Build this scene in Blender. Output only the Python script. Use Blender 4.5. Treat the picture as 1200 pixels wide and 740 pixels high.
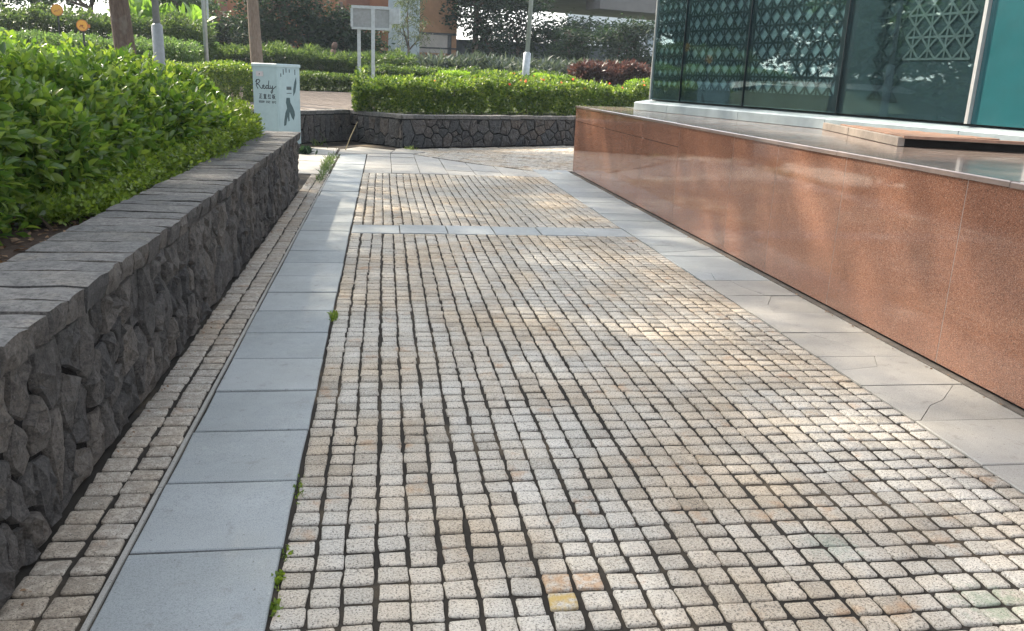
import bpy, math, random
import numpy as np
from mathutils import Matrix, Vector

# ------------------------------------------------------------------ camera, sky, sun, exposure
scene = bpy.context.scene
for o in list(bpy.data.objects):
    bpy.data.objects.remove(o)
col = scene.collection

cam_d = bpy.data.cameras.new('camera')
cam_d.sensor_fit = 'HORIZONTAL'
cam_d.sensor_width = 36.0
cam_d.lens = 30.0
cam_d.clip_end = 3000
cam_o = bpy.data.objects.new('camera', cam_d)
col.objects.link(cam_o)
cam_o.matrix_world = Matrix(((0.988936, 0.0, -0.148340, 0.0),
                             (-0.142767, 0.271539, -0.951780, 0.0),
                             (0.040280, 0.962428, 0.268534, 1.5),
                             (0, 0, 0, 1)))
scene.camera = cam_o

SUN_AZ = math.radians(-42)      # to the left of straight ahead (+Y)
SUN_EL = math.radians(42)
to_sun = Vector((math.sin(SUN_AZ) * math.cos(SUN_EL), math.cos(SUN_AZ) * math.cos(SUN_EL), math.sin(SUN_EL)))

world = bpy.data.worlds.new('World')
scene.world = world
world.use_nodes = True
wn = world.node_tree.nodes
wl = world.node_tree.links
wn.clear()
w_out = wn.new('ShaderNodeOutputWorld')
w_bg = wn.new('ShaderNodeBackground')
w_sky = wn.new('ShaderNodeTexSky')
w_sky.sky_type = 'NISHITA'
w_sky.sun_disc = False
w_sky.sun_elevation = SUN_EL
w_sky.sun_rotation = SUN_AZ
w_sky.air_density = 1.0
w_sky.dust_density = 2.0
w_sky.ozone_density = 1.0
w_bg.inputs['Strength'].default_value = 0.15
w_hs = wn.new('ShaderNodeHueSaturation')
w_hs.inputs['Saturation'].default_value = 0.36
wl.new(w_sky.outputs[0], w_hs.inputs['Color'])
wl.new(w_hs.outputs[0], w_bg.inputs['Color'])
wl.new(w_bg.outputs[0], w_out.inputs['Surface'])

sun_d = bpy.data.lights.new('sun', 'SUN')
sun_d.energy = 3.6
sun_d.angle = math.radians(1.6)
sun_d.color = (1.0, 0.88, 0.71)
sun_o = bpy.data.objects.new('sun', sun_d)
col.objects.link(sun_o)
sun_o.location = (-20, 20, 30)
sun_o.rotation_euler = (-to_sun).to_track_quat('-Z', 'Y').to_euler()

scene.view_settings.view_transform = 'Standard'
scene.view_settings.look = 'None'
scene.view_settings.exposure = 1.82
scene.view_settings.gamma = 1.0
scene.view_settings.use_curve_mapping = False

rng = np.random.default_rng(11)
random.seed(5)

# ------------------------------------------------------------------ helpers
def mesh_np(name, V, F):
    """V (n,3) array; F = (m,k) array or list of index tuples."""
    me = bpy.data.meshes.new(name)
    V = np.asarray(V, dtype=np.float32)
    if isinstance(F, np.ndarray):
        m, k = F.shape
        me.vertices.add(len(V)); me.vertices.foreach_set('co', V.ravel())
        me.loops.add(m * k); me.loops.foreach_set('vertex_index', F.astype(np.int32).ravel())
        me.polygons.add(m); me.polygons.foreach_set('loop_start', np.arange(0, m * k, k, dtype=np.int32))
        me.update(calc_edges=True)
    else:
        me.from_pydata([tuple(map(float, v)) for v in V], [], [tuple(map(int, f)) for f in F])
        me.update()
    return me

def link(name, me, mat=None, parent=None, loc=None):
    o = bpy.data.objects.new(name, me)
    col.objects.link(o)
    if mat is not None and me is not None and len(me.materials) == 0:
        me.materials.append(mat)
    if loc is not None:
        o.location = loc
    if parent is not None:
        o.parent = parent
    return o

def empty(name, loc=(0, 0, 0), rz=0.0):
    o = bpy.data.objects.new(name, None)
    o.empty_display_size = 0.2
    col.objects.link(o)
    o.location = loc
    o.rotation_euler = (0, 0, rz)
    return o

def tag(o, label=None, cat=None, group=None, kind=None):
    if label: o['label'] = label
    if cat: o['category'] = cat
    if group: o['group'] = group
    if kind: o['kind'] = kind
    return o

class MB:
    def __init__(self):
        self.v = []; self.f = []
    def add(self, V, F):
        n = len(self.v)
        self.v += [tuple(map(float, p)) for p in V]
        self.f += [tuple(i + n for i in f) for f in F]
    def box(self, a, b):
        x0, y0, z0 = a; x1, y1, z1 = b
        self.add([(x0,y0,z0),(x1,y0,z0),(x1,y1,z0),(x0,y1,z0),(x0,y0,z1),(x1,y0,z1),(x1,y1,z1),(x0,y1,z1)],
                 [(0,3,2,1),(4,5,6,7),(0,1,5,4),(1,2,6,5),(2,3,7,6),(3,0,4,7)])
    def prism(self, poly, z0, z1):
        n = len(poly)
        a = sum(poly[i][0]*poly[(i+1)%n][1]-poly[(i+1)%n][0]*poly[i][1] for i in range(n))
        if a < 0: poly = poly[::-1]
        V = [(p[0], p[1], z0) for p in poly] + [(p[0], p[1], z1) for p in poly]
        F = [tuple(range(n))[::-1], tuple(range(n, 2*n))] + [(i, (i+1)%n, n+(i+1)%n, n+i) for i in range(n)]
        self.add(V, F)
    def bevel_prism(self, poly, z0, z1, b):
        """prism with a chamfered top edge"""
        n = len(poly)
        a = sum(poly[i][0]*poly[(i+1)%n][1]-poly[(i+1)%n][0]*poly[i][1] for i in range(n))
        if a < 0: poly = poly[::-1]
        ins = inset(poly, b)
        V = [(p[0], p[1], z0) for p in poly] + [(p[0], p[1], z1-b) for p in poly] + [(p[0], p[1], z1) for p in ins]
        F = [tuple(range(n))[::-1], tuple(range(2*n, 3*n))]
        for k in (0, n):
            F += [(k+i, k+(i+1)%n, k+n+(i+1)%n, k+n+i) for i in range(n)]
        self.add(V, F)
    def tube(self, pts, rad, n=8, cap=True):
        pts = [Vector(p) for p in pts]
        if not hasattr(rad, '__len__'): rad = [rad]*len(pts)
        V = []; F = []
        prev = None
        for i, p in enumerate(pts):
            d = (pts[min(i+1, len(pts)-1)] - pts[max(i-1, 0)]).normalized()
            if prev is None:
                u = d.orthogonal().normalized()
            else:
                u = (prev - d*prev.dot(d))
                u = u.normalized() if u.length > 1e-6 else d.orthogonal().normalized()
            prev = u
            w = d.cross(u)
            for k in range(n):
                a = 2*math.pi*k/n
                V.append(p + (u*math.cos(a) + w*math.sin(a))*rad[i])
        for i in range(len(pts)-1):
            for k in range(n):
                F.append((i*n+k, i*n+(k+1)%n, (i+1)*n+(k+1)%n, (i+1)*n+k))
        if cap:
            F.append(tuple(range(n))[::-1]); F.append(tuple(range((len(pts)-1)*n, len(pts)*n)))
        self.add(V, F)
    def build(self, name, mat, parent=None, loc=None, smooth=False):
        me = bpy.data.meshes.new(name)
        me.from_pydata(self.v, [], self.f); me.update()
        if smooth:
            me.polygons.foreach_set('use_smooth', [True]*len(me.polygons))
        return link(name, me, mat, parent, loc)

def inset(poly, b):
    n = len(poly); out = []
    for i in range(n):
        p0 = np.array(poly[i-1]); p = np.array(poly[i]); p1 = np.array(poly[(i+1)%n])
        e0 = p-p0; e1 = p1-p
        e0 = e0/(np.linalg.norm(e0)+1e-9); e1 = e1/(np.linalg.norm(e1)+1e-9)
        n0 = np.array([-e0[1], e0[0]]); n1 = np.array([-e1[1], e1[0]])
        m = n0+n1; m = m/(np.dot(m, m)+1e-9)*2 if np.dot(m, m) > .3 else n0
        out.append(tuple(p + m*b))
    return out

def value_noise(x, y, seed=0, s=1.0):
    """cheap smooth 2-D noise in [-1,1]"""
    x = np.asarray(x, float)/s; y = np.asarray(y, float)/s
    xi = np.floor(x).astype(int); yi = np.floor(y).astype(int)
    fx = x-xi; fy = y-yi
    fx = fx*fx*(3-2*fx); fy = fy*fy*(3-2*fy)
    def h(a, b):
        t = np.sin(a*127.1 + b*311.7 + seed*74.7)*43758.5453
        return (t-np.floor(t))*2-1
    return (h(xi, yi)*(1-fx)+h(xi+1, yi)*fx)*(1-fy) + (h(xi, yi+1)*(1-fx)+h(xi+1, yi+1)*fx)*fy

# ------------------------------------------------------------------ materials
class NT:
    def __init__(self, name):
        self.m = bpy.data.materials.new(name); self.m.use_nodes = True
        self.t = self.m.node_tree; self.t.nodes.clear()
        self.out = self.n('ShaderNodeOutputMaterial')
    def n(self, kind, **kw):
        nd = self.t.nodes.new(kind)
        for k, v in kw.items():
            setattr(nd, k, v)
        return nd
    def l(self, a, b):
        self.t.links.new(a, b)
    def pos(self):
        return self.n('ShaderNodeNewGeometry').outputs['Position']
    def noise(self, scale, detail=4, rough=.55, vec=None, out='Fac'):
        nd = self.n('ShaderNodeTexNoise')
        nd.inputs['Scale'].default_value = scale; nd.inputs['Detail'].default_value = detail
        nd.inputs['Roughness'].default_value = rough
        if vec is not None: self.l(vec, nd.inputs['Vector'])
        return nd.outputs[out]
    def voro(self, scale, vec=None, out='Color', feature='F1'):
        nd = self.n('ShaderNodeTexVoronoi', feature=feature)
        nd.inputs['Scale'].default_value = scale
        if vec is not None: self.l(vec, nd.inputs['Vector'])
        return nd.outputs[out]
    def ramp(self, fac, stops):
        nd = self.n('ShaderNodeValToRGB')
        el = nd.color_ramp.elements
        while len(el) < len(stops): el.new(.5)
        for e, (p, c) in zip(el, stops):
            e.position = p; e.color = (c[0], c[1], c[2], 1) if hasattr(c, '__len__') else (c, c, c, 1)
        self.l(fac, nd.inputs[0])
        return nd.outputs[0]
    def mix(self, fac, a, b, mode='MIX'):
        nd = self.n('ShaderNodeMix', data_type='RGBA', blend_type=mode)
        for s, v in ((nd.inputs[0], fac), (nd.inputs[6], a), (nd.inputs[7], b)):
            if isinstance(v, bpy.types.NodeSocket): self.l(v, s)
            elif hasattr(v, '__len__'): s.default_value = (v[0], v[1], v[2], 1)
            else: s.default_value = v
        return nd.outputs[2]
    def math(self, op, a, b=0.0, clamp=False):
        nd = self.n('ShaderNodeMath', operation=op, use_clamp=clamp)
        for s, v in ((nd.inputs[0], a), (nd.inputs[1], b)):
            if isinstance(v, bpy.types.NodeSocket): self.l(v, s)
            else: s.default_value = v
        return nd.outputs[0]
    def rand(self):
        a = self.n('ShaderNodeObjectInfo').outputs['Random']
        b = self.n('ShaderNodeNewGeometry').outputs['Random Per Island']
        return self.math('FRACT', self.math('ADD', a, self.math('MULTIPLY', b, 7.31)))
    def bump(self, h, strength=.3, dist=.01):
        nd = self.n('ShaderNodeBump')
        nd.inputs['Strength'].default_value = strength; nd.inputs['Distance'].default_value = dist
        self.l(h, nd.inputs['Height'])
        return nd.outputs[0]
    def bsdf(self, color, rough=.6, bump=None, spec=.5, metal=0.0, coat=0.0):
        p = self.n('ShaderNodeBsdfPrincipled')
        for key, v in (('Base Color', color), ('Roughness', rough), ('Metallic', metal), ('Specular IOR Level', spec), ('Coat Weight', coat)):
            s = p.inputs[key]
            if isinstance(v, bpy.types.NodeSocket): self.l(v, s)
            elif hasattr(v, '__len__'): s.default_value = (v[0], v[1], v[2], 1)
            else: s.default_value = v
        if bump is not None: self.l(bump, p.inputs['Normal'])
        return p.outputs[0]
    def done(self, sh):
        self.l(sh, self.out.inputs['Surface'])
        return self.m

MAT = {}

def spot(t, pos, p, r, wob=.5):
    """mask of a stain round world point p"""
    d = t.n('ShaderNodeVectorMath', operation='DISTANCE')
    t.l(pos, d.inputs[0]); d.inputs[1].default_value = p
    nz = t.noise(38, 3, .6, pos)
    v = t.math('ADD', d.outputs['Value'], t.math('MULTIPLY', t.math('SUBTRACT', nz, .5), r*wob*2))
    return t.math('SUBTRACT', 1.0, t.math('DIVIDE', v, r), clamp=True)

def m_cobble(name='cobble_granite', stain=None):
    t = NT(name); pos = t.pos(); r = t.rand()
    base = t.ramp(r, [(0, (.40, .365, .305)), (.2, (.49, .455, .39)), (.55, (.54, .505, .44)), (.85, (.53, .485, .41)), (1, (.60, .565, .50))])
    grain = t.noise(150, 4, .8, pos)
    base = t.mix(t.ramp(grain, [(.40, .95), (.49, 0)]), base, (.07, .062, .05), 'MIX')
    base = t.mix(t.ramp(t.noise(140, 3, .7, pos), [(.54, 0), (.66, .75)]), base, (.68, .65, .58))
    big = t.noise(1.1, 4, .6, pos)
    base = t.mix(t.ramp(big, [(.42, 0), (.62, .55)]), base, t.mix(1.0, base, (.93, .74, .52), 'MULTIPLY'))
    dirt = t.noise(2.3, 6, .7, pos)
    base = t.mix(t.ramp(dirt, [(.50, 0), (.70, .6)]), base, t.mix(1.0, base, (.60, .56, .51), 'MULTIPLY'))
    rust = t.math('MULTIPLY', t.ramp(t.noise(4.7, 4, .6, pos), [(.60, 0), (.72, 1)]), .5)
    base = t.mix(rust, base, (.40, .20, .07))
    if stain:
        base = t.mix(t.ramp(t.noise(30, 4, .6, pos), [(.36, 0), (.58, stain[3])]), base, stain[:3])
    base = t.mix(t.math('MULTIPLY', spot(t, pos, (1.86, 2.05, 0), .13, 1.4), .6, True), base, (.16, .24, .15))
    base = t.mix(t.math('MULTIPLY', spot(t, pos, (1.52, 2.42, 0), .12, 1.4), .4, True), base, (.18, .27, .20))
    h = t.math('ADD', t.math('MULTIPLY', grain, .6), t.noise(85, 4, .65, pos))
    return t.done(t.bsdf(base, t.ramp(grain, [(.3, .55), (.7, .82)]), t.bump(h, .7, .007), .45))

def m_joint():
    t = NT('joint_sand'); pos = t.pos()
    c = t.ramp(t.noise(1.7, 5, .65, pos), [(.36, (.027, .023, .019)), (.54, (.046, .039, .031)), (.70, (.17, .13, .085))])
    c = t.mix(t.ramp(t.noise(240, 3, .7, pos), [(.4, .6), (.6, 0)]), c, (.03, .027, .022))
    return t.done(t.bsdf(c, .95, t.bump(t.noise(180, 4, .7, pos), .7, .006), .2))

def m_slab(name, a, b):
    t = NT(name); pos = t.pos(); r = t.rand()
    c = t.mix(r, a, b)
    c = t.mix(t.ramp(t.noise(1.6, 6, .65, pos), [(.35, 0), (.7, .5)]), c, t.mix(1.0, c, (.72, .70, .64), 'MULTIPLY'))
    c = t.mix(t.ramp(t.noise(240, 3, .7, pos), [(.38, .7), (.52, 0)]), c, t.mix(1.0, c, (.55, .56, .57), 'MULTIPLY'))
    c = t.mix(t.ramp(t.noise(55, 5, .75, pos), [(.64, 0), (.72, .5)]), c, (.62, .63, .62))
    c = t.mix(t.ramp(t.noise(9, 5, .7, pos), [(.58, 0), (.74, .55)]), c, (.15, .14, .12))
    c = t.mix(t.ramp(t.noise(3.4, 7, .75, pos), [(.50, 0), (.66, .35)]), c, t.mix(1.0, c, (1.22, 1.20, 1.16), 'MULTIPLY'))
    c = t.mix(t.ramp(t.noise(75, 2, .5, pos), [(.70, 0), (.74, .7)]), c, (.09, .085, .08))
    return t.done(t.bsdf(c, t.ramp(t.noise(12, 4, .6, pos), [(.3, .5), (.7, .72)]), t.bump(t.noise(300, 3, .6, pos), .22, .003), .45))

def m_stone(name, cols, scale=1.0, bump=.8):
    t = NT(name); pos = t.pos(); r = t.rand()
    c = t.ramp(r, [(i/(len(cols)-1), k) for i, k in enumerate(cols)])
    n1 = t.noise(26*scale, 7, .7, pos)
    c = t.mix(t.ramp(n1, [(.38, .75), (.6, 0)]), c, t.mix(1.0, c, (.45, .45, .46), 'MULTIPLY'))
    c = t.mix(t.ramp(t.noise(9*scale, 6, .7, pos), [(.56, 0), (.72, .6)]), c, t.mix(1.0, c, (1.55, 1.42, 1.22), 'MULTIPLY'))
    c = t.mix(t.ramp(t.noise(150*scale, 3, .7, pos), [(.62, 0), (.74, .45)]), c, (.38, .37, .34))
    h = t.math('ADD', n1, t.math('MULTIPLY', t.noise(110*scale, 4, .7, pos), .45))
    h = t.math('ADD', h, t.math('MULTIPLY', t.noise(62*scale, 8, .78, pos), 1.2))
    c = t.mix(t.ramp(t.noise(75*scale, 6, .75, pos), [(.40, .8), (.52, 0)]), c, t.mix(1.0, c, (.42, .42, .42), 'MULTIPLY'))
    return t.done(t.bsdf(c, .74, t.bump(h, bump, .03), .45))

def m_granite():
    t = NT('red_granite'); pos = t.pos()
    v = t.voro(270, pos)
    sep = t.n('ShaderNodeSeparateColor'); t.l(v, sep.inputs[0])
    c = t.ramp(sep.outputs[0], [(0, (.07, .048, .04)), (.12, (.16, .078, .052)), (.4, (.265, .122, .074)), (.7, (.31, .148, .092)), (.9, (.36, .20, .135)), (1, (.40, .28, .215))])
    c2 = t.ramp(t.noise(380, 2, .6, pos), [(.38, (.55, .5, .48)), (.5, (1, 1, 1))])
    c = t.mix(1.0, c, c2, 'MULTIPLY')
    c = t.mix(t.ramp(t.noise(.9, 5, .6, pos), [(.4, 0), (.75, .45)]), c, t.mix(1.0, c, (.78, .72, .70), 'MULTIPLY'))
    # splash dirt that dulls the polish here and there
    d = t.noise(3.2, 6, .7, pos)
    rough = t.ramp(d, [(.35, .03), (.55, .06), (.78, .20)])
    return t.done(t.bsdf(c, rough, None, .62))

def m_simple(name, color, rough=.6, spec=.5, metal=0.0, var=.25, scale=6.0, bump=0.0, bscale=60, coat=0.0):
    t = NT(name); pos = t.pos()
    n = t.noise(scale, 6, .65, pos)
    k = tuple(max(0, x*(1-var)) for x in color)
    c = t.mix(t.ramp(n, [(.35, 0), (.68, 1)]), color, k)
    r = t.math('MULTIPLY', t.ramp(t.noise(scale*2.3, 4, .6, pos), [(.3, .85), (.7, 1.2)]), rough)
    b = t.bump(t.noise(bscale, 4, .6, pos), bump, .01) if bump else None
    return t.done(t.bsdf(c, r, b, spec, metal, coat))

def m_leaf(name, cols, trans=.38, rough=.38, tcol=(1.0, 1.0, .55), spec=.5):
    t = NT(name); r = t.rand()
    c = t.ramp(r, [(i/(len(cols)-1), k) for i, k in enumerate(cols)])
    p = t.bsdf(c, rough, None, spec)
    tr = t.n('ShaderNodeBsdfTranslucent')
    t.l(t.mix(1.0, t.mix(1.0, c, tcol, 'MULTIPLY'), (2.2, 2.2, 2.2), 'MULTIPLY'), tr.inputs['Color'])
    ms = t.n('ShaderNodeMixShader'); ms.inputs[0].default_value = trans
    t.l(p, ms.inputs[1]); t.l(tr.outputs[0], ms.inputs[2])
    return t.done(ms.outputs[0])

def m_bark(name, a, b):
    t = NT(name); pos = t.pos()
    mp = t.n('ShaderNodeMapping'); mp.inputs['Scale'].default_value = (1, 1, .22); t.l(pos, mp.inputs[0])
    n = t.noise(38, 7, .7, mp.outputs[0])
    c = t.mix(t.ramp(n, [(.35, 0), (.65, 1)]), a, b)
    c = t.mix(t.ramp(t.noise(5, 5, .6, pos), [(.55, 0), (.7, .5)]), c, (.20, .19, .16))
    return t.done(t.bsdf(c, .9, t.bump(n, .9, .03), .25))

def m_glass_pane():
    t = NT('facade_glass')
    fr = t.n('ShaderNodeFresnel'); fr.inputs['IOR'].default_value = 1.52
    tr = t.n('ShaderNodeBsdfTransparent'); tr.inputs[0].default_value = (.78, .87, .88, 1)
    pos = t.pos()
    gl = t.n('ShaderNodeBsdfGlossy'); gl.inputs['Roughness'].default_value = .015
    gl.inputs['Color'].default_value = (.85, .93, .95, 1)
    ms = t.n('ShaderNodeMixShader')
    t.l(t.math('MULTIPLY', fr.outputs[0], .22), ms.inputs[0]); t.l(tr.outputs[0], ms.inputs[1]); t.l(gl.outputs[0], ms.inputs[2])
    return t.done(ms.outputs[0])

MAT['cobble'] = m_cobble()
MAT['cobble_edge'] = m_cobble('cobble_edge_dirty', (.20, .16, .12, .55))
MAT['cobble_yellow'] = m_cobble('cobble_yellow_stain', (.46, .31, .07, .85))
MAT['cobble_rust'] = m_cobble('cobble_rust_stain', (.42, .22, .08, .6))
MAT['joint'] = m_joint()
MAT['slab'] = m_slab('blue_grey_slab', (.30, .327, .332), (.375, .398, .398))
MAT['slab2'] = m_slab('pale_grey_slab', (.335, .322, .292), (.39, .375, .34))
MAT['basalt'] = m_stone('basalt_stone', [(.062, .058, .055), (.165, .148, .13), (.084, .08, .077), (.21, .182, .152), (.12, .11, .101)])
MAT['capstone'] = m_stone('cap_stone', [(.12, .119, .112), (.185, .178, .165), (.145, .144, .138), (.215, .205, .19)], .7, .6)
MAT['mortar'] = m_simple('wall_mortar', (.015, .013, .012), .95, .2, 0, .5, 20, .8, 90)
MAT['farstone'] = m_stone('far_wall_stone', [(.075, .078, .078), (.115, .105, .095), (.085, .09, .092), (.14, .118, .10), (.10, .098, .095)], .6)
MAT['farmortar'] = m_simple('far_wall_mortar', (.018, .018, .018), .95, .2, 0, .4, 20, .6, 90)
MAT['granite'] = m_granite()
MAT['grout'] = m_simple('pale_grout', (.42, .38, .34), .8, .3)
MAT['podtop'] = m_simple('podium_top_granite', (.26, .20, .17), .13, .6, 0, .25, 5)
MAT['dark'] = m_simple('dark_gap', (.012, .011, .010), .8, .2)
MAT['beige'] = m_simple('beige_stone', (.25, .21, .175), .6, .4, 0, .25, 14, .3, 150)
MAT['tile'] = m_simple('brown_deck_tile', (.27, .15, .10), .55, .4, 0, .35, 10, .2, 90)
MAT['plinth'] = m_simple('pale_plinth_metal', (.33, .385, .405), .38, .5, .15, .22, 4)
MAT['panel'] = m_simple('facade_panel', (.21, .265, .275), .5, .4, 0, .3, 3)
MAT['lattice'] = m_simple('facade_lattice', (.012, .024, .03), .5, .4)
MAT['lattice_light'] = m_simple('facade_lattice_light', (.15, .17, .165), .5, .4)
MAT['panel_dark'] = m_simple('facade_panel_dark', (.034, .054, .062), .5, .4, 0, .3, 3)
MAT['frame'] = m_simple('dark_facade_frame', (.012, .018, .022), .35, .5)
MAT['teal'] = m_simple('teal_panel', (.016, .090, .102), .22, .6, 0, .15, 3)
MAT['silver'] = m_simple('silver_trim', (.62, .63, .62), .35, .5, .6, .15, 8)
MAT['glass'] = m_glass_pane()
MAT['cabinet'] = m_simple('cabinet_paint', (.35, .465, .475), .5, .5, 0, .10, 9)
MAT['cabinet_top'] = m_simple('cabinet_lid_paint', (.42, .53, .54), .5, .5, 0, .12, 9)
MAT['ink'] = m_simple('dark_print', (.025, .03, .035), .6, .3)
MAT['emblem'] = m_simple('grey_green_print', (.065, .11, .115), .6, .3)
MAT['plate'] = m_simple('pale_plate', (.55, .52, .52), .5, .5)
MAT['soil'] = m_simple('soil', (.085, .058, .042), .95, .2, 0, .55, 18, .9, 60)
MAT['dirt'] = m_simple('plaza_dirt', (.16, .14, .12), .95, .2, 0, .4, 9, .6, 70)
MAT['turf'] = m_simple('turf_ground', (.055, .075, .03), .95, .2, 0, .5, 6, .6, 40)
MAT['path'] = m_simple('pale_path', (.38, .35, .32), .9, .3, 0, .2, 8)
MAT['brick'] = m_simple('paving_brick', (.27, .23, .20), .85, .3, 0, .35, 5)
MAT['steel'] = m_simple('galvanised_steel', (.42, .46, .48), .45, .5, .35, .25, 12)
MAT['steel_dull'] = m_simple('painted_steel', (.26, .28, .29), .5, .5, .1, .25, 12)
MAT['bark'] = m_bark('bark_brown', (.085, .060, .046), (.15, .112, .088))
MAT['bark2'] = m_bark('bark_grey', (.15, .115, .09), (.25, .20, .16))
MAT['twig'] = m_simple('twig', (.09, .065, .045), .9, .2)
MAT['leaf_hedge'] = m_leaf('leaf_glossy_green', [(.036, .080, .016), (.062, .120, .020), (.090, .155, .026), (.125, .19, .034), (.18, .24, .045)], .45, .24)
MAT['leaf_low'] = m_leaf('leaf_small_bright', [(.07, .12, .018), (.12, .18, .025), (.19, .25, .035)], .42, .4)
MAT['leaf_bed'] = m_leaf('leaf_bed_hedge', [(.035, .075, .02), (.07, .12, .024), (.12, .175, .034), (.18, .23, .05)], .42, .4)
MAT['leaf_trim'] = m_leaf('leaf_trimmed', [(.024, .05, .018), (.05, .088, .022), (.095, .135, .028)], .36, .45)
MAT['leaf_yellow'] = m_leaf('leaf_yellow_green', [(.10, .20, .02), (.17, .28, .03), (.22, .32, .04)], .40, .45)
MAT['leaf_slope'] = m_leaf('leaf_slope', [(.05, .10, .035), (.085, .145, .05), (.13, .20, .075)], .36, .5)
MAT['leaf_fern'] = m_leaf('leaf_fern', [(.028, .055, .022), (.052, .085, .03), (.085, .125, .04)], .40, .45)
MAT['leaf_dark'] = m_leaf('leaf_tree_dark', [(.012, .028, .019), (.020, .042, .024), (.036, .064, .030)], .22, .62, spec=.2)
MAT['leaf_mid'] = m_leaf('leaf_tree_mid', [(.025, .06, .025), (.045, .09, .03), (.08, .13, .04)], .32, .45)
MAT['leaf_olive'] = m_leaf('leaf_tree_olive', [(.045, .065, .045), (.07, .095, .06), (.10, .125, .075)], .30, .5)
MAT['leaf_red'] = m_leaf('leaf_maroon', [(.040, .026, .024), (.060, .038, .034), (.095, .062, .05)], .30, .4, (1.1, .7, .6))
MAT['leaf_strap'] = m_leaf('leaf_strap', [(.035, .055, .048), (.06, .082, .07), (.095, .12, .098)], .2, .55, spec=.3)
MAT['leaf_big'] = m_leaf('leaf_broad_bright', [(.09, .17, .03), (.15, .25, .05)], .45, .4)
MAT['petal'] = m_leaf('petal_coral', [(.60, .12, .07), (.70, .22, .12)], .35, .6, (1, .8, .7))
MAT['dry'] = m_leaf('dry_leaf', [(.16, .09, .05), (.24, .15, .08), (.13, .08, .05)], .15, .7, (1, .8, .6))
MAT['straw'] = m_simple('straw_stalk', (.42, .34, .20), .8, .3)
MAT['orange_wall'] = m_simple('orange_wall', (.36, .15, .075), .8, .3, 0, .2, 2)
MAT['orange_wall2'] = m_simple('orange_wall_panel', (.25, .11, .07), .8, .3, 0, .2, 2)
MAT['corrugated'] = m_simple('corrugated_grey', (.36, .42, .45), .5, .5, .2, .15, 3)
MAT['shed_wall'] = m_simple('shed_orange_cladding', (.46, .26, .15), .75, .3, 0, .2, 4)
MAT['shed_window'] = m_simple('shed_window_screen', (.46, .42, .38), .5, .4)
MAT['darkwall'] = m_simple('dark_far_wall', (.085, .105, .115), .8, .3, 0, .25, 1)
MAT['concrete'] = m_simple('overpass_concrete', (.15, .145, .14), .85, .3, 0, .3, .6)
MAT['white_wall'] = m_simple('far_white_wall', (.60, .64, .67), .8, .3, 0, .1, .4)
MAT['far_pane'] = m_simple('far_window_pane', (.10, .16, .20), .15, .6)
MAT['sign_orange'] = m_simple('sign_orange', (.72, .36, .05), .5, .4, 0, .1, 20)
MAT['sign_rim'] = m_simple('sign_rim', (.55, .19, .05), .5, .4)
MAT['statue'] = m_simple('terracotta_figure', (.15, .095, .075), .8, .3, 0, .35, 9)

# ------------------------------------------------------------------ ground
def sheet(name, poly, z, mat, kind='structure'):
    me = mesh_np(name, [(p[0], p[1], z) for p in poly], [tuple(range(len(poly)))])
    return tag(link(name, me, mat), kind=kind)

sheet('ground', [(-400, -200), (400, -200), (400, 900), (-400, 900)], -0.06, MAT['dirt'])

# ---- cobble paving: a bed of dark sand and stones of their own
def cobble_variants(n):
    out = []
    for k in range(n):
        r = np.random.default_rng(100+k)
        hx, hy = .5, .5                      # unit stone, scaled per stone
        pts = []
        cr = r.uniform(.04, .13, 4)          # corner rounding
        cor = [(-hx, -hy), (hx, -hy), (hx, hy), (-hx, hy)]
        cor = [(a+r.uniform(-.05, .05), b+r.uniform(-.05, .05)) for a, b in cor]
        for i in range(4):
            p = np.array(cor[i]); a = np.array(cor[i-1]); b = np.array(cor[(i+1) % 4])
            pts.append(p+(a-p)*cr[i]); pts.append(p+((a-p)+(b-p))*cr[i]*.27); pts.append(p+(b-p)*cr[i])
            pts.append((p+b)/2+r.uniform(-.025, .025, 2))
        P = np.array(pts); m = len(P)
        ctr = P.mean(0)
        rings = [(1.0, -1.0), (1.0, -.15), (.965, -.02)]
        V = []
        for s, z in rings:
            for q in P:
                x = ctr+(q-ctr)*s
                V.append((x[0], x[1], z))
        for q in P:
            x = ctr+(q-ctr)*.60
            V.append((x[0], x[1], r.uniform(-.03, .05)))
        V.append((ctr[0], ctr[1], r.uniform(-.03, .05)))
        F = []
        for k2 in range(3):
            for i in range(m):
                F.append((k2*m+i, k2*m+(i+1) % m, (k2+1)*m+(i+1) % m, (k2+1)*m+i))
        for i in range(m):
            F.append((3*m+i, 3*m+(i+1) % m, 4*m))
        out.append((np.array(V), F))
    return out

CV = cobble_variants(9)
C_DEP = .04
cob_me = []
for k, (V, F) in enumerate(CV):
    me = mesh_np('cobblestone', V, F)
    me.polygons.foreach_set('use_smooth', [True]*len(me.polygons))
    me.materials.append(MAT['cobble'])
    cob_me.append(me)

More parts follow.
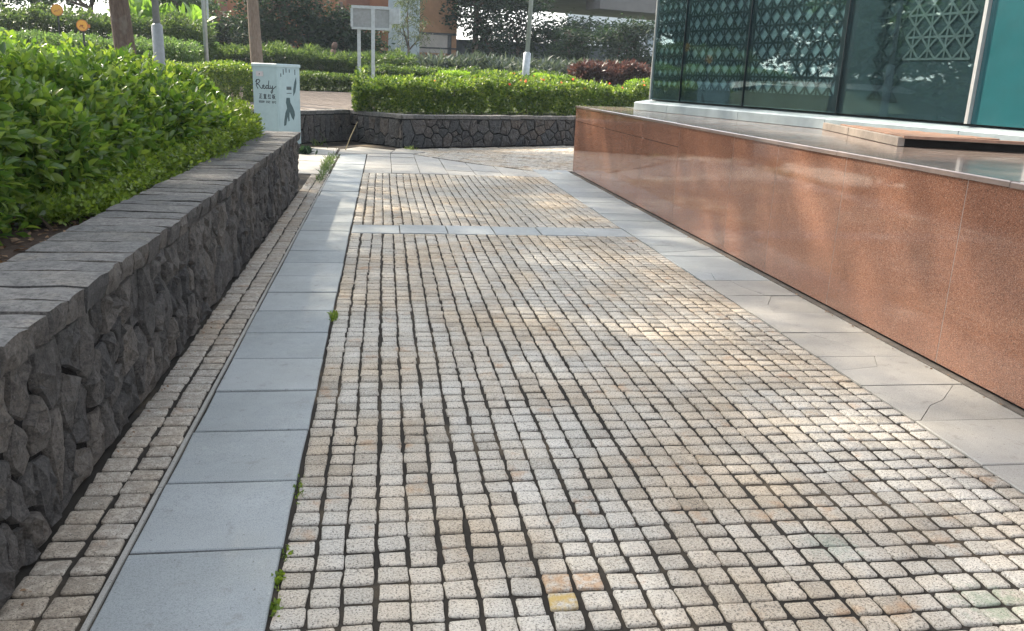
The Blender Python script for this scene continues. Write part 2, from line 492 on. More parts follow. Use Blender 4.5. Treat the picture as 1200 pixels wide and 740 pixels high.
def cobbles(name_parent, cells, near_n, mat=None):
    """cells: (x, y, sx, sy, rot, dz, variant); the near_n nearest become objects, the rest one part"""
    par = name_parent; objs = []
    cells = sorted(cells, key=lambda c: math.hypot(c[0]-.3, c[1]) if c[1] > 1.75 else 99)
    for c in cells[:near_n]:
        o = link('cobblestone', cob_me[c[6]], None, par)
        objs.append((c, o))
        if mat: o.material_slots[0].link = 'OBJECT'; o.material_slots[0].material = mat
        o.location = (c[0], c[1], c[5]); o.scale = (c[2], c[3], C_DEP); o.rotation_euler = (c[7], c[8], c[4])
    VV = []; FF = []; n = 0
    for c in cells[near_n:]:
        V, F = CV[c[6]]
        cs, sn = math.cos(c[4]), math.sin(c[4])
        x = V[:, 0]*c[2]; y = V[:, 1]*c[3]
        W = np.stack([c[0]+x*cs-y*sn, c[1]+x*sn+y*cs, c[5]+V[:, 2]*C_DEP + x*(-c[8])+y*c[7]], 1)
        VV.append(W); FF += [tuple(i+n for i in f) for f in F]; n += len(V)
    if VV:
        me = mesh_np('far_cobblestones', np.concatenate(VV), FF)
        me.polygons.foreach_set('use_smooth', [True]*len(me.polygons))
        tag(link('far_cobblestones', me, mat or MAT['cobble'], par), kind='stuff')
    return objs

def cob_grid(x0, x1, y0, y1, ncol, prow, seed):
    """rows of stones between two edges; rows and columns wander a little"""
    r = np.random.default_rng(seed)
    cells = []
    w = (x1-x0)/ncol
    jw = r.uniform(-.002, .002, ncol+1)
    nrow = int(round((y1-y0)/prow)); p = (y1-y0)/nrow
    rowj = r.normal(0, .003, nrow+1); rowj[0] = rowj[-1] = 0
    rows = y0+np.arange(nrow+1)*p+rowj
    def yb(i, j):      # edge of row j in column i
        if j in (0, nrow): return rows[j]
        xm = x0+i*w
        return rows[j]+float(value_noise(xm, rows[j]*.6, seed+2, .8))*.016+float(value_noise(i*1.7, rows[j], seed+4, .5))*.008
    for i in range(ncol):
        xm = x0+(i+.5)*w
        for j in range(nrow):
            ya, yc = yb(i, j), yb(i, j+1)
            L = yc-ya; y = (ya+yc)/2
            edge = i in (0, ncol-1)
            wob = 0 if edge else float(value_noise(y, i*.35, seed, .9))*.0045+float(value_noise(y, 3.3, seed+5, 3.0))*.012
            gx = .014+r.uniform(-.005, .006); gy = .0145+r.uniform(-.005, .007)
            dz = float(value_noise(xm, y, seed+9, .9))*.003+r.normal(0, .0014)
            cells.append((xm+wob+(0 if edge else jw[i]), y, w-gx, L-gy, r.normal(0, .03), dz, int(r.integers(0, 9)), r.normal(0, .012), r.normal(0, .012)))
    return cells

X_L0, X_L1, X_R0, X_R1 = -.80, -.32, 2.50, 3.10

bed = [(-1.12, -3), (8, -3), (8, 30), (-20, 30), (-20, 11.4), (-1.12, 11.4)]
paving_bed = sheet('paving_bed', bed, -.0085, MAT['joint'])

path = tag(empty('cobbled_path'), kind='structure')
cells = cob_grid(X_L1+.001, X_R0+.002, -.6, 8.245, 28, .0945, 1) + cob_grid(X_L1+.001, X_R0+.002, 8.735, 13.40, 28, .0945, 2)
near = cobbles(path, cells, 300)
for (px_, py_, mm) in ((.57, 2.15, 'cobble_yellow'), (.55, 2.26, 'cobble_rust'), (.67, 2.25, 'cobble_rust')):
    o = min(near, key=lambda q: math.hypot(q[0][0]-px_, q[0][1]-py_))[1]
    o.material_slots[0].link = 'OBJECT'; o.material_slots[0].material = MAT[mm]

edging = tag(empty('cobbled_edging'), kind='structure')
cells = cob_grid(-1.075, X_L0-.026, -.3, 13.0, 2, .105, 3)
cobbles(edging, cells, 200, MAT['cobble_edge'])

# far plaza, stones laid in another direction
far_plaza = tag(empty('cobbled_plaza'), kind='structure')
cells = []
r = np.random.default_rng(8)
ca, sa = math.cos(-.95), math.sin(-.95)
for i in range(-20, 75):
    for j in range(-10, 75):
        a, b = i*.105+r.normal(0, .003), j*.105+r.normal(0, .003)
        x, y = .9+a*ca-b*sa, 16.6+a*sa+b*ca
        # inside the round plaza edge, in front of the far wall, clear of the podium
        edge_y = 16.62-(x-.55)*1.22-(x-.55)*(2.6-x)*.12
        wall_y = 18.05+(x-.35)*.571-.25
        if x > .62 and y > edge_y+.12 and y < wall_y and x < 5.0 and not (x > 2.95 and y < 14.35):
            cells.append((x, y, .094, .094, -.95+r.normal(0, .02), r.normal(0, .003), int(r.integers(0, 9)), 0, 0))
cobbles(far_plaza, cells, 0)

# ---- slabs
def slab(parent, poly, mat, top=0.0, tilt=0.0, name='paving_slab', bev=.004, th=.045):
    mb = MB()
    cx = sum(p[0] for p in poly)/len(poly); cy = sum(p[1] for p in poly)/len(poly)
    mb.bevel_prism([(p[0]-cx, p[1]-cy) for p in poly], -th, 0, bev)
    o = mb.build(name, mat, parent, (cx, cy, top))
    o.rotation_euler = (random.gauss(0, tilt), random.gauss(0, tilt), 0)
    return o

def chip(poly, amt=.006):
    """break straight edges a little"""
    out = []
    n = len(poly)
    for i in range(n):
        a = np.array(poly[i]); b = np.array(poly[(i+1) % n])
        out.append(tuple(a+np.array([random.uniform(-amt, amt), random.uniform(-amt, amt)])*.4))
        L = np.linalg.norm(b-a)
        k = max(1, int(L/.16))
        for j in range(1, k):
            t = (j+random.uniform(-.2, .2))/k
            e = (b-a)/L
            out.append(tuple(a+(b-a)*t+np.array([-e[1], e[0]])*random.uniform(-.1, .55)*amt))
    return out

strip = tag(empty('slab_strip'), kind='structure')
y = 2.54-.481*5
while y < 16.2:
    g = .013+random.uniform(0, .006)
    d = random.uniform(-.004, .004)
    slab(strip, chip([(X_L0+.004+d, y+g/2), (X_L1-.006+d, y+g/2), (X_L1-.006+d, y+.481-g/2), (X_L0+.004+d, y+.481-g/2)], .004), MAT['slab'], .004+random.gauss(0, .0025), .003)
    y += .481

yy = .1
while yy < 12.9:
    mb = MB(); mb.box((X_L0-.019, yy+.002, -.05), (X_L0-.003, yy+1.44, .003)); mb.build('edge_trim', MAT['slab2'], strip)
    yy += 1.443

cross = tag(empty('slab_cross_band'), kind='structure')
x = X_L1+.004; k = 0
while x < X_R0-.01:
    w = min(.47, X_R0-x)
    slab(cross, chip([(x+.004, 8.262), (x+w-.004, 8.262), (x+w-.004, 8.722), (x+.004, 8.722)], .004), MAT['slab'], .002+random.gauss(0, .002), .003)
    x += w

border = tag(empty('slab_border'), kind='structure')
crack = {8: [(.30, .02), (.38, .45), (.62, .98)], 5: [(.0, .5), (.45, .62), (.60, 1.0)], 4: [(.05, .0), (.35, .4), (.55, .55), (.9, 1.0)], 12: [(0, .3), (.5, .45), (1, .75)], 13: [(0, .35), (.4, .6), (1, .55)], 10: [(.2, 0), (.3, .5), (0, .85)], 9: [(.55, 0), (.42, .6), (.40, 1)], 6: [(.62, 0), (.5, .5), (.3, 1.0)], 7: [(.3, 0), (.25, .5), (.30, 1.0)]}
y = 3.46-.48*7; k = -3
while y < 14.2:
    ya, yb = y+.003, y+.477
    xa, xb = X_R0+.004, X_R1-.006
    lift = random.gauss(0, .002)
    mat = MAT['slab2'] if k < 10 else MAT['slab']
    c = crack.get(k)
    if c is None:
        slab(border, chip([(xa, ya), (xb, ya), (xb, yb), (xa, yb)], .003), mat, .003+lift, .003)
    else:
        pts = [(xa+(xb-xa)*u, ya+(yb-ya)*v) for u, v in c]
        g = .0013
        def side_poly(sgn):
            """polygon on one side of the crack, walking round the slab's border"""
            per = [(xa, ya), (xb, ya), (xb, yb), (xa, yb)]
            def param(p):
                if abs(p[1]-ya) < 1e-2 and not (abs(p[0]-xa) < 1e-2 and p[1] > ya+.02): return (p[0]-xa)/(xb-xa)
                if abs(p[0]-xb) < 1e-2: return 1+(p[1]-ya)/(yb-ya)
                if abs(p[1]-yb) < 1e-2: return 2+(xb-p[0])/(xb-xa)
                return 3+(yb-p[1])/(yb-ya)
            p0, p1 = pts[0], pts[-1]
            t0, t1 = param(p0), param(p1)
            seq = pts if sgn > 0 else pts[::-1]
            ts, te = (t1, t0) if sgn > 0 else (t0, t1)
            out = list(seq)
            tt = ts
            if te <= ts: te += 4
            for q in range(int(math.floor(ts))+1, int(math.ceil(te))):
                out.append(per[q % 4])
            return out
        for sgn in (1, -1):
            P = side_poly(sgn)
            a2 = sum(P[i][0]*P[(i+1) % len(P)][1]-P[(i+1) % len(P)][0]*P[i][1] for i in range(len(P)))
            if a2 < 0: P = P[::-1]
            slab(border, inset(P, g), mat, .003+lift+random.gauss(0, .0015), .003, bev=.0008)
    y += .48; k += 1

# plain slabs between the path and the round plaza
apron = tag(empty('slab_apron'), kind='structure')
def ring(x):
    return 16.62-(x-.55)*1.22-(x-.55)*(2.6-x)*.12
xs = [X_L1+.01, .12, .56, 1.0, 1.44, 1.88, 2.3, 2.62]
for i in range(len(xs)-1):
    a, b = xs[i], xs[i+1]
    ys = [13.42]
    top = min(ring(a) if a > .56 else 16.7, 16.7); topb = min(ring(b) if b > .56 else 16.7, 16.7)
    n = max(1, int(round(((top+topb)/2-13.42)/.62)))
    for j in range(n):
        y0a = 13.42+(top-13.42)*j/n; y1a = 13.42+(top-13.42)*(j+1)/n
        y0b = 13.42+(topb-13.42)*j/n; y1b = 13.42+(topb-13.42)*(j+1)/n
        slab(apron, [(a+.004, y0a+.004), (b-.004, y0b+.004), (b-.004, y1b-.004), (a+.004, y1a-.004)], MAT['slab2'], .002+random.gauss(0, .003), .002)
for P in [[(-2.6, 13.1), (-.83, 13.1), (-.83, 13.65), (-2.6, 13.65)], [(-2.6, 13.67), (-.83, 13.67), (-.83, 14.9), (-2.6, 14.9)], [(-2.6, 14.92), (-.83, 14.92), (-.83, 16.2), (-2.6, 16.2)],
          [(-2.2, 16.24), (-.9, 16.24), (-.9, 17.6), (-1.5, 17.6), (-2.2, 17.0)], [(-.85, 16.25), (.1, 16.72), (.2, 17.5), (-.5, 18.2), (-.85, 17.3)], [(.13, 16.73), (.55, 16.73), (.8, 17.2), (.38, 17.85), (.24, 17.6)]]:
    slab(apron, chip(P, .012), MAT['slab2'], .004+random.gauss(0, .006), .006)

# ------------------------------------------------------------------ stones packed into a wall face
def voronoi_cells(W, Hh, n, ax, seed, relax=2):
    """cells of n seeds in a W x Hh rectangle; ax stretches the metric along the width"""
    r = np.random.default_rng(seed)
    S = np.stack([r.uniform(0, W, n), r.uniform(0, Hh, n)], 1)
    def cells_of(S):
        out = []
        for i in range(n):
            d2 = ((S[:, 0]-S[i, 0])*ax)**2 + (S[:, 1]-S[i, 1])**2
            order = np.argsort(d2)[1:26]
            P = [(0, 0), (W, 0), (W, Hh), (0, Hh)]
            for j in order:
                mx, my = (S[i]+S[j])/2
                nx, ny = (S[j, 0]-S[i, 0])*ax*ax, S[j, 1]-S[i, 1]
                Q = []
                for k in range(len(P)):
                    a, b = P[k], P[(k+1) % len(P)]
                    da = (a[0]-mx)*nx+(a[1]-my)*ny; db = (b[0]-mx)*nx+(b[1]-my)*ny
                    if da <= 0: Q.append(a)
                    if da*db < 0:
                        t = da/(da-db); Q.append((a[0]+(b[0]-a[0])*t, a[1]+(b[1]-a[1])*t))
                P = Q
                if len(P) < 3: break
            out.append(P)
        return out
    for _ in range(relax):
        C = cells_of(S)
        for i, P in enumerate(C):
            if len(P) >= 3:
                c = np.mean(np.array(P), 0); S[i] = S[i]*.35+c*.65
    return [P for P in cells_of(S) if len(P) >= 3]

def clean_poly(P, tol):
    out = []
    for p in P:
        if not out or math.hypot(p[0]-out[-1][0], p[1]-out[-1][1]) > tol: out.append(p)
    if len(out) > 2 and math.hypot(out[0][0]-out[-1][0], out[0][1]-out[-1][1]) < tol: out.pop()
    return out

def face_stones(parent, origin, du, dn, W, Hh, n, ax, seed, mat, gap=.008, depth=.05, rough=.014, name='stone', relax=2):
    """stones on a vertical face: origin, du = direction along the wall, dn = outward"""
    r = np.random.default_rng(seed+50)
    o3 = np.array(origin, float); u3 = np.array([du[0], du[1], 0.]); n3 = np.array([dn[0], dn[1], 0.]); z3 = np.array([0, 0, 1.])
    for P in voronoi_cells(W, Hh, n, ax, seed, relax):
        P = clean_poly(P, .022)
        if len(P) < 3: continue
        P = np.array(P)
        c = P.mean(0)
        # split long edges so that the outline can wander
        Q = []
        for i in range(len(P)):
            a, b = P[i], P[(i+1) % len(P)]
            L = np.linalg.norm(b-a); k = max(1, int(L/.055))
            for j in range(k):
                Q.append(a+(b-a)*j/k + (r.uniform(-.005, .005, 2) if j else 0))
        Q = np.array(Q); m = len(Q)
        size = np.sqrt(((Q-c)**2).sum(1)).mean()
        base = r.uniform(-.010, .012)
        tilt = r.normal(0, .05, 2)
        V = []
        def put(s, d, jit):
            for q in Q:
                dd = np.linalg.norm(q-c)+1e-6
                k = max(.2, (dd-gap*.6)/dd)
                w = c+(q-c)*k*s
                h = d+base+((w-c)@tilt if s < .99 else 0)+r.normal(0, jit)
                p = o3+u3*w[0]+z3*w[1]+n3*h
                V.append(p)
        put(1.0, -depth, 0); put(1.0, -.016, .003); put(.93, .001, rough*.3); put(.6, .006, rough*.8)
        V.append(o3+u3*c[0]+z3*c[1]+n3*(.012+base+r.normal(0, rough*.6)))
        F = []
        for k2 in range(3):
            for i in range(m):
                F.append((k2*m+i, k2*m+(i+1) % m, (k2+1)*m+(i+1) % m, (k2+1)*m+i))
        for i in range(m):
            F.append((3*m+i, 3*m+(i+1) % m, 4*m))
        V = np.array(V)
        # outward orientation
        if np.cross(u3, z3)@n3 < 0: F = [f[::-1] for f in F]
        ctr = o3+u3*c[0]+z3*c[1]
        link(name, mesh_np(name, V-ctr, F), mat, parent, tuple(ctr))

# ---- left garden wall
WX0, WX1, WZ = -1.07, -1.46, .73
Y0, Y1 = .5, 11.25
gwall = tag(empty('stone_garden_wall', (WX1/2+WX0/2, Y0, 0)), 'low dark grey stone wall with flat capstones beside the leafy hedge', 'wall')
def gpar(o): 
    o.parent = gwall; o.location = Vector(o.location)-gwall.location
    return o
mb = MB(); mb.box((WX1, Y0, -.05), (WX0-.035, Y1-.03, .62)); mb.box((-9.0, Y1-.40, -.05), (WX1-.004, Y1-.03, .62))
gpar(mb.build('wall_core', MAT['mortar']))
tmp = empty('tmp'); tmp.location = (0, 0, 0)
face_stones(tmp, (WX0-.012, Y0, .0), (0, 1), (1, 0), Y1-Y0, .63, 215, 1.45, 21, MAT['basalt'], .020, .06, .014, relax=1)
face_stones(tmp, (WX0-.03, Y1-.03, .0), (-1, 0), (0, 1), .36, .615, 8, 1.6, 22, MAT['basalt'])
# small fill course under the caps
def capstone(y, w, seed):
    r = np.random.default_rng(seed)
    m = 7
    xs = np.linspace(WX1-.01, WX0+.022, m)
    V = []; F = []
    front = r.uniform(-.008, .008)
    th = r.uniform(.094, .106)
    ey0 = r.normal(0, .0035, m); ey1 = r.normal(0, .0035, m)
    tilt = r.normal(0, .004); lift = r.normal(0, .0022)
    for j, (yy, ee) in enumerate(((-w/2+.009, ey0), (-w/6, ey0*.3), (w/6, ey1*.3), (w/2-.009, ey1))):
        for i, xx in enumerate(xs):
            f = front+r.normal(0, .003) if i == m-1 else 0
            z = tilt*(i/m-.5)+r.normal(0, .0013)-(.004 if j in (0, 3) else 0)-(.004 if i == m-1 else 0)+lift
            V.append((xx+f, yy+ee[i], z))
    for j, yy in enumerate((-w/2+.009, -w/6, w/6, w/2-.009)):
        V.append((WX0+.021+front+r.normal(0, .006), yy, -th*.45))
    for j, yy in enumerate((-w/2+.006, -w/6, w/6, w/2-.006)):
        V.append((WX0+.006+front+r.normal(0, .006), yy, -th))
    for j, yy in enumerate((-w/2+.009, -w/6, w/6, w/2-.009)):
        V.append((WX1-.005, yy, -th))
    for j in range(3):
        for i in range(m-1):
            F.append((j*m+i, j*m+i+1, (j+1)*m+i+1, (j+1)*m+i))
    a = 4*m; b = a+4; c = b+4
    for j in range(3):
        F.append((j*m+m-1, a+j, a+j+1, (j+1)*m+m-1))
        F.append((a+j, b+j, b+j+1, a+j+1))
        F.append((b+j, c+j, c+j+1, b+j+1))
        F.append((c+j, j*m, (j+1)*m, c+j+1))
    F.append(tuple([c, b, a]+list(range(m-1, -1, -1))))
    F.append(tuple(list(range(3*m, 4*m))+[a+3, b+3, c+3]))
    me = mesh_np('capstone', V, F)
    me.materials.append(MAT['capstone']); me.materials.append(MAT['basalt'])  # paler worn top; darker front and ends also carry their shade in the colour
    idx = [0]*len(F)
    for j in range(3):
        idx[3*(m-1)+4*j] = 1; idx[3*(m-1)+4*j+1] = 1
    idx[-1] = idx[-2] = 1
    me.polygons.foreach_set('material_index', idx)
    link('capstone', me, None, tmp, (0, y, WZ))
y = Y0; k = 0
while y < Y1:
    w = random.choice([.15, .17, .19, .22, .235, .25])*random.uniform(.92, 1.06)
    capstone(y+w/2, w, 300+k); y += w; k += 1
for o in [c for c in tmp.children]:
    o.parent = gwall; o.location = Vector(o.location)-gwall.location
bpy.data.objects.remove(tmp)

sheet('planting_soil', [(-16, -3), (WX1-.004, -3), (WX1-.004, Y1-.41), (-16, Y1-.41)], .585, MAT['soil'])

# ---- far retaining wall in three runs
FW = [(-9.0, 18.7), (-1.75, 18.35), (-.73, 19.62), (.37, 18.03), (4.5, 20.42), (8.5, 22.7)]
fwall = tag(empty('stone_retaining_wall', (.37, 18.03, 0)), 'angled dark stone retaining wall with thin cap below the flowering hedge', 'wall')
tmp = empty('tmp')
FZ = .67
core = MB()
for i in range(len(FW)-1):
    a = np.array(FW[i]); b = np.array(FW[i+1]); L = np.linalg.norm(b-a); e = (b-a)/L; nn = np.array([e[1], -e[0]])
    q = [a-nn*.02, b-nn*.02, b-nn*.26, a-nn*.26]
    core.prism([tuple(p) for p in q], -.05, FZ-.05)
    if i == 0:
        L0 = .8; a2 = b-e*L0
        face_stones(tmp, (a2[0], a2[1], 0), e, nn, L0, FZ-.075, 10, 1.5, 41+i, MAT['farstone'], .012, .03, .012)
    else:
        n = {1: 24, 2: 22, 3: 58, 4: 26}[i]
        ax = {1: 2.6, 2: 1.1, 3: .95, 4: .95}[i]
        face_stones(tmp, (a[0], a[1], 0), e, nn, L, FZ-.085, n, ax, 41+i, MAT['farstone'], .021, .03, .012, relax=1)
    # thin coping blocks
    s = 0.0; A = a if i else b-e*.8; LL = L if i else .8
    while s < LL-.02:
        w = min(random.uniform(.16, .34), LL-s)
        P = [A+e*(s+.004)+nn*.025, A+e*(s+w-.004)+nn*.025, A+e*(s+w-.004)-nn*.27, A+e*(s+.004)-nn*.27]
        c = sum(P)/4
        m2 = MB(); m2.bevel_prism([tuple(p-c) for p in P], -.075, 0, .008)
        m2.build('coping_block', MAT['capstone'], tmp, (c[0], c[1], FZ+random.gauss(0, .004)))
        s += w
core.build('wall_core', MAT['farmortar'], tmp)
for o in [c for c in tmp.children]:
    o.parent = fwall; o.location = Vector(o.location)-fwall.location
bpy.data.objects.remove(tmp)

# ---- raised ground behind it, with a bank rising on the left
def fw_line(x):
    for i in range(len(FW)-1):
        if FW[i][0] <= x <= FW[i+1][0]:
            t = (x-FW[i][0])/(FW[i+1][0]-FW[i][0]); return FW[i][1]+(FW[i+1][1]-FW[i][1])*t
    return FW[0][1] if x < FW[0][0] else FW[-1][1]+(x-FW[-1][0])*.2
def ground_z(x, y):
    s = min(max((y-20)/14, 0), 1); s = s*s*(3-2*s)
    l = min(max((-x-3.0)/7.0, 0), 1); l = l*l*(3-2*l)
    d = min(max((y-17.4)/5, 0), 1)
    return .60+.55*s+1.05*l*d
xs = sorted(set([-160, -90, -50, -30, -22] + list(np.linspace(-16, 14, 41)) + [f[0] for f in FW] + [20, 28, 45, 80, 160]))
ts = np.linspace(0, 1, 34)
V = []; F = []
for x in xs:
    y0 = fw_line(x)+.20
    for t in ts:
        y = y0+(260-y0)*t**2.6
        V.append((x, y, ground_z(x, y)))
nt = len(ts)
for i in range(len(xs)-1):
    for j in range(nt-1):
        F.append((i*nt+j, (i+1)*nt+j, (i+1)*nt+j+1, i*nt+j+1))
tag(link('raised_ground', mesh_np('raised_ground', V, F), MAT['turf']), kind='structure')

# pale walk on the bank and brick walk behind the wall
P = [(-16, 21.2), (-12, 21.7), (-8.6, 22.2), (-7.2, 22.6)]
V = []; F = []
for k, (x, y) in enumerate(P):
    for d in (0, 1.3):
        V.append((x, y+d, ground_z(x, y+d)+.06))
    if k: F.append((2*k-2, 2*k, 2*k+1, 2*k-1))
tag(link('garden_path', mesh_np('garden_path', V, F), MAT['path']), kind='structure')

walk = tag(empty('brick_walk', (0, 0, 0)), kind='structure')
mb = MB()
r = np.random.default_rng(77)
e = np.array([.10, 1.0]); e /= np.linalg.norm(e); p = np.array([e[1], -e[0]])
for j in range(80):
    for i in range(-26, 12):
        off = .11 if j % 2 else 0
        a = i*.225+off; b = j*.112
        c = np.array([-1.2, 17.9])+p*a+e*b
        if c[1] < fw_line(c[0])+.42 or c[0] > -.45+.02*(c[1]-18) and c[1] < 20 or c[0] > -.25 or c[0] < -6.2 or c[1] > 26.3: continue
        q = [c-p*.108-e*.052, c+p*.108-e*.052, c+p*.108+e*.052, c-p*.108+e*.052]
        z = ground_z(c[0], c[1])+.055+r.normal(0, .002)
        mb.prism([tuple(k) for k in q], z-.05, z)
tag(mb.build('paving_bricks', MAT['brick'], walk), kind='stuff')

# ------------------------------------------------------------------ red granite podium
PZ = 1.10
pod = tag(empty('granite_podium', (3.12, 9.0, 0)), 'polished red granite podium wall carrying the glass building', 'podium')
def pp(o):
    o.parent = pod; o.location = Vector(o.location)-pod.location; return o
seams = [-1.5, .2, 1.55, 2.92, 4.23, 5.50, 6.55, 7.46, 8.94, 10.30, 12.20, 14.10]
def px(y):   # the wall bows a little
    return 3.12
core = MB(); core.prism([(px(-1.5)+.03, -1.5), (px(14)+.03, 14.07), (11, 17.2), (11, -1.5)], -.05, PZ-.03)
pp(core.build('podium_core', MAT['dark']))
for i in range(len(seams)-1):
    a, b = seams[i]+.003, seams[i+1]-.003
    xa, xb = px(a), px(b)
    bands = [(.03, .85), (.856, PZ-.034)] if a > 8.5 else [(.03, PZ-.034)]
    for z0, z1 in bands:
        mb = MB()
        xm = (xa+xb)/2; ym = (a+b)/2
        poly = [(xa-xm, a-ym), (xb-xm, b-ym), (xb-xm+.028, b-ym), (xa-xm+.028, a-ym)]
        mb.prism(poly, z0, z1)
        pp(mb.build('granite_panel', MAT['granite'], None, (xm, ym, 0)))
for y_ in seams[1:-1]:
    mb = MB(); mb.box((-.0, -.0028, .03), (.024, .0028, PZ-.034)); pp(mb.build('panel_joint', MAT['grout'], None, (px(y_)+.0015, y_, 0)))
# end face that turns away from the path
for (a, b) in (((px(14.1), 14.10), (6.0, 15.25)), ((6.01, 15.254), (10.9, 17.2))):
    a = np.array(a); b = np.array(b); e = (b-a)/np.linalg.norm(b-a); nn = np.array([-e[1], e[0]])
    mb = MB(); mb.prism([tuple(a+nn*.0+e*.004), tuple(b), tuple(b-nn*.02), tuple(a-nn*.02+e*.03)], .055, PZ-.034)
    pp(mb.build('granite_panel', MAT['granite']))
mb = MB(); mb.prism([(px(-1.5)-.03, -1.5), (px(14.1)-.035, 14.0), (px(14.1)+.02, 14.0), (px(-1.5)+.02, -1.5)], -.012, .012)
pp(mb.build('base_strip', MAT['dirt']))
# top slabs
ys = [-1.5, .6, 2.2, 3.9, 5.62, 7.3, 9.0, 10.7, 12.4, 14.12]
for i in range(len(ys)-1):
    a, b = ys[i]+.0025, ys[i+1]-.0025
    for x0, x1 in ((0, .9), (.905, 1.9), (1.905, 7.8)):
        mb = MB()
        sl = .21 if i == len(ys)-2 else 0
        P = [(px(a)-.012+x0, a), (px(a)-.012+x1, a), (px(b)-.012+x1, b+sl*x1), (px(b)-.012+x0, b+sl*x0)]
        c = np.mean(np.array(P), 0)
        mb.bevel_prism([tuple(np.array(q)-c) for q in P], -.032, 0, .006)
        pp(mb.build('podium_slab', MAT['podtop'], None, (c[0], c[1], PZ+random.gauss(0, .0008))))

# ---- glass fronted building
FA = np.array([3.80, 12.90]); FD = np.array([.202769, -.979227]); FN = np.array([.979227, .202769])   # along, and inward
def fp(s, off, z): 
    p = FA+FD*s+FN*off; return (p[0], p[1], z)
bld = tag(empty('glass_building', (FA[0]+2, FA[1]-3, PZ)), 'building front of dark glass panels with star lattice on pale plinth', 'building')
def bp(o):
    o.parent = bld; o.location = Vector(o.location)-bld.location; return o
def fbox(mb, s0, s1, o0, o1, z0, z1):
    P = [fp(s0, o0, 0), fp(s1, o0, 0), fp(s1, o1, 0), fp(s0, o1, 0)]
    mb.prism([(p[0], p[1]) for p in P], z0, z1)
TOPZ = 4.6
mb = MB(); fbox(mb, .0, 9.5, .24, 4.8, PZ+.02, TOPZ-.05); bp(mb.build('wall', MAT['frame']))
mb = MB(); fbox(mb, -.2, 9.8, .02, 5.0, TOPZ, TOPZ+.35); bp(mb.build('roof', MAT['frame']))
ps = [-.12, .88, 2.62, 4.22, 5.98, 7.6, 9.5]
for i in range(len(ps)-1):
    mb = MB()
    a, b = ps[i]+.004, ps[i+1]-.004
    A = [fp(a, 0, PZ+.004), fp(b, 0, PZ+.004), fp(b, .30, PZ+.004), fp(a, .30, PZ+.004), fp(a, 0, 1.205), fp(b, 0, 1.205), fp(b, .02, 1.22), fp(a, .02, 1.22), fp(b, .30, 1.262), fp(a, .30, 1.262)]
    mb.add(A, [(0, 3, 2, 1), (0, 1, 5, 4), (4, 5, 6, 7), (7, 6, 8, 9), (1, 2, 8, 6, 5), (0, 4, 7, 9, 3), (3, 9, 8, 2)])
    bp(mb.build('plinth_block', MAT['plinth']))
pan = [.13, .96, 2.48, 4.21, 5.92]
GZ0 = 1.272
def lattice(mb, s0, s1, z0, z1, cell, w, off, keep=None):
    ns = max(1, int(round((s1-s0)/cell))); nz = int((z1-z0)/cell); c = (s1-s0)/ns
    z1 = z0+nz*c
    def bar(sa, za, sb, zb, d):
        dx, dz = sb-sa, zb-za; L = math.hypot(dx, dz); px_, pz_ = -dz/L*w/2, dx/L*w/2
        q = [(sa+px_, za+pz_), (sb+px_, zb+pz_), (sb-px_, zb-pz_), (sa-px_, za-pz_)]
        V = [fp(s, off+d, z) for s, z in q]+[fp(s, off+d+.0025, z) for s, z in q]
        mb.add(V, [(0, 1, 2, 3), (7, 6, 5, 4), (0, 4, 5, 1), (1, 5, 6, 2), (2, 6, 7, 3), (3, 7, 4, 0)])
    for i in range(ns):
        for j in range(nz):
            if keep and not keep(i/ns, j/nz): continue
            a, b = s0+i*c, s0+(i+1)*c; e, f = z0+j*c, z0+(j+1)*c
            bar(a, e, b, f, 0); bar(a, f, b, e, .0005); bar((a+b)/2, e, (a+b)/2, f, .001)
            bar(a, e, b, e, .0015)
            bar(a, (e+f)/2, b, (e+f)/2, .002) if (i+j) % 2 == 2 else None
for i in range(4):
    a, b = pan[i], pan[i+1]
    pm = MAT['panel'] if i < 3 else MAT['panel_dark']
    mb = MB(); fbox(mb, a+.006, b-.006, .158, .236, GZ0, TOPZ-.002); pnl = bp(mb.build('facade_panel', pm))
    def sub(o):
        o.parent = pnl; o.matrix_parent_inverse = Matrix.Identity(4); o.location = Vector(o.location)-bld.location-pnl.location; return o
    if i < 3:
        mb = MB(); mg = .085 if i else .04
        # the printed border of the pane
        for (s0, s1, z0, z1) in ((a+.01, a+mg, GZ0+.01, TOPZ-.01), (b-mg, b-.01, GZ0+.01, TOPZ-.01), (a+mg+.001, b-mg-.001, GZ0+.01, GZ0+.16)):
            fbox(mb, s0, s1, .1500, .1545, z0, z1)
        lattice(mb, a+mg, b-mg, GZ0+.162, TOPZ-.1, .192 if i else .15, .026, .1485)
        o = mb.build('lattice_screen', MAT['lattice'])
    else:
        mb = MB()
        lattice(mb, a+.42, b-.9, GZ0+.162, TOPZ-.1, .195, .024, .1485)
        o = mb.build('lattice_screen', MAT['lattice'])
        sub(o)
        mb = MB()
        lattice(mb, a+.82, b-.1, GZ0+.55, TOPZ-.1, .195, .02, .1487, lambda u, v: True)
        o = mb.build('lattice_screen', MAT['lattice_light'])
    sub(o)
    mb = MB(); fbox(mb, a+.008, b-.008, .135, .147, GZ0, TOPZ-.002); sub(mb.build('glass_pane', MAT['glass']))
    mb = MB(); fbox(mb, b-.005, b+.005, .13, .20, GZ0-.004, TOPZ-.003); sub(mb.build('mullion', MAT['frame']))
mb = MB(); fbox(mb, .105, .125, .125, .24, GZ0-.004, TOPZ-.003); bp(mb.build('corner_post', MAT['silver']))
mb = MB(); fbox(mb, 5.928, 5.962, .10, .238, GZ0-.006, TOPZ-.003); bp(mb.build('silver_post', MAT['silver']))
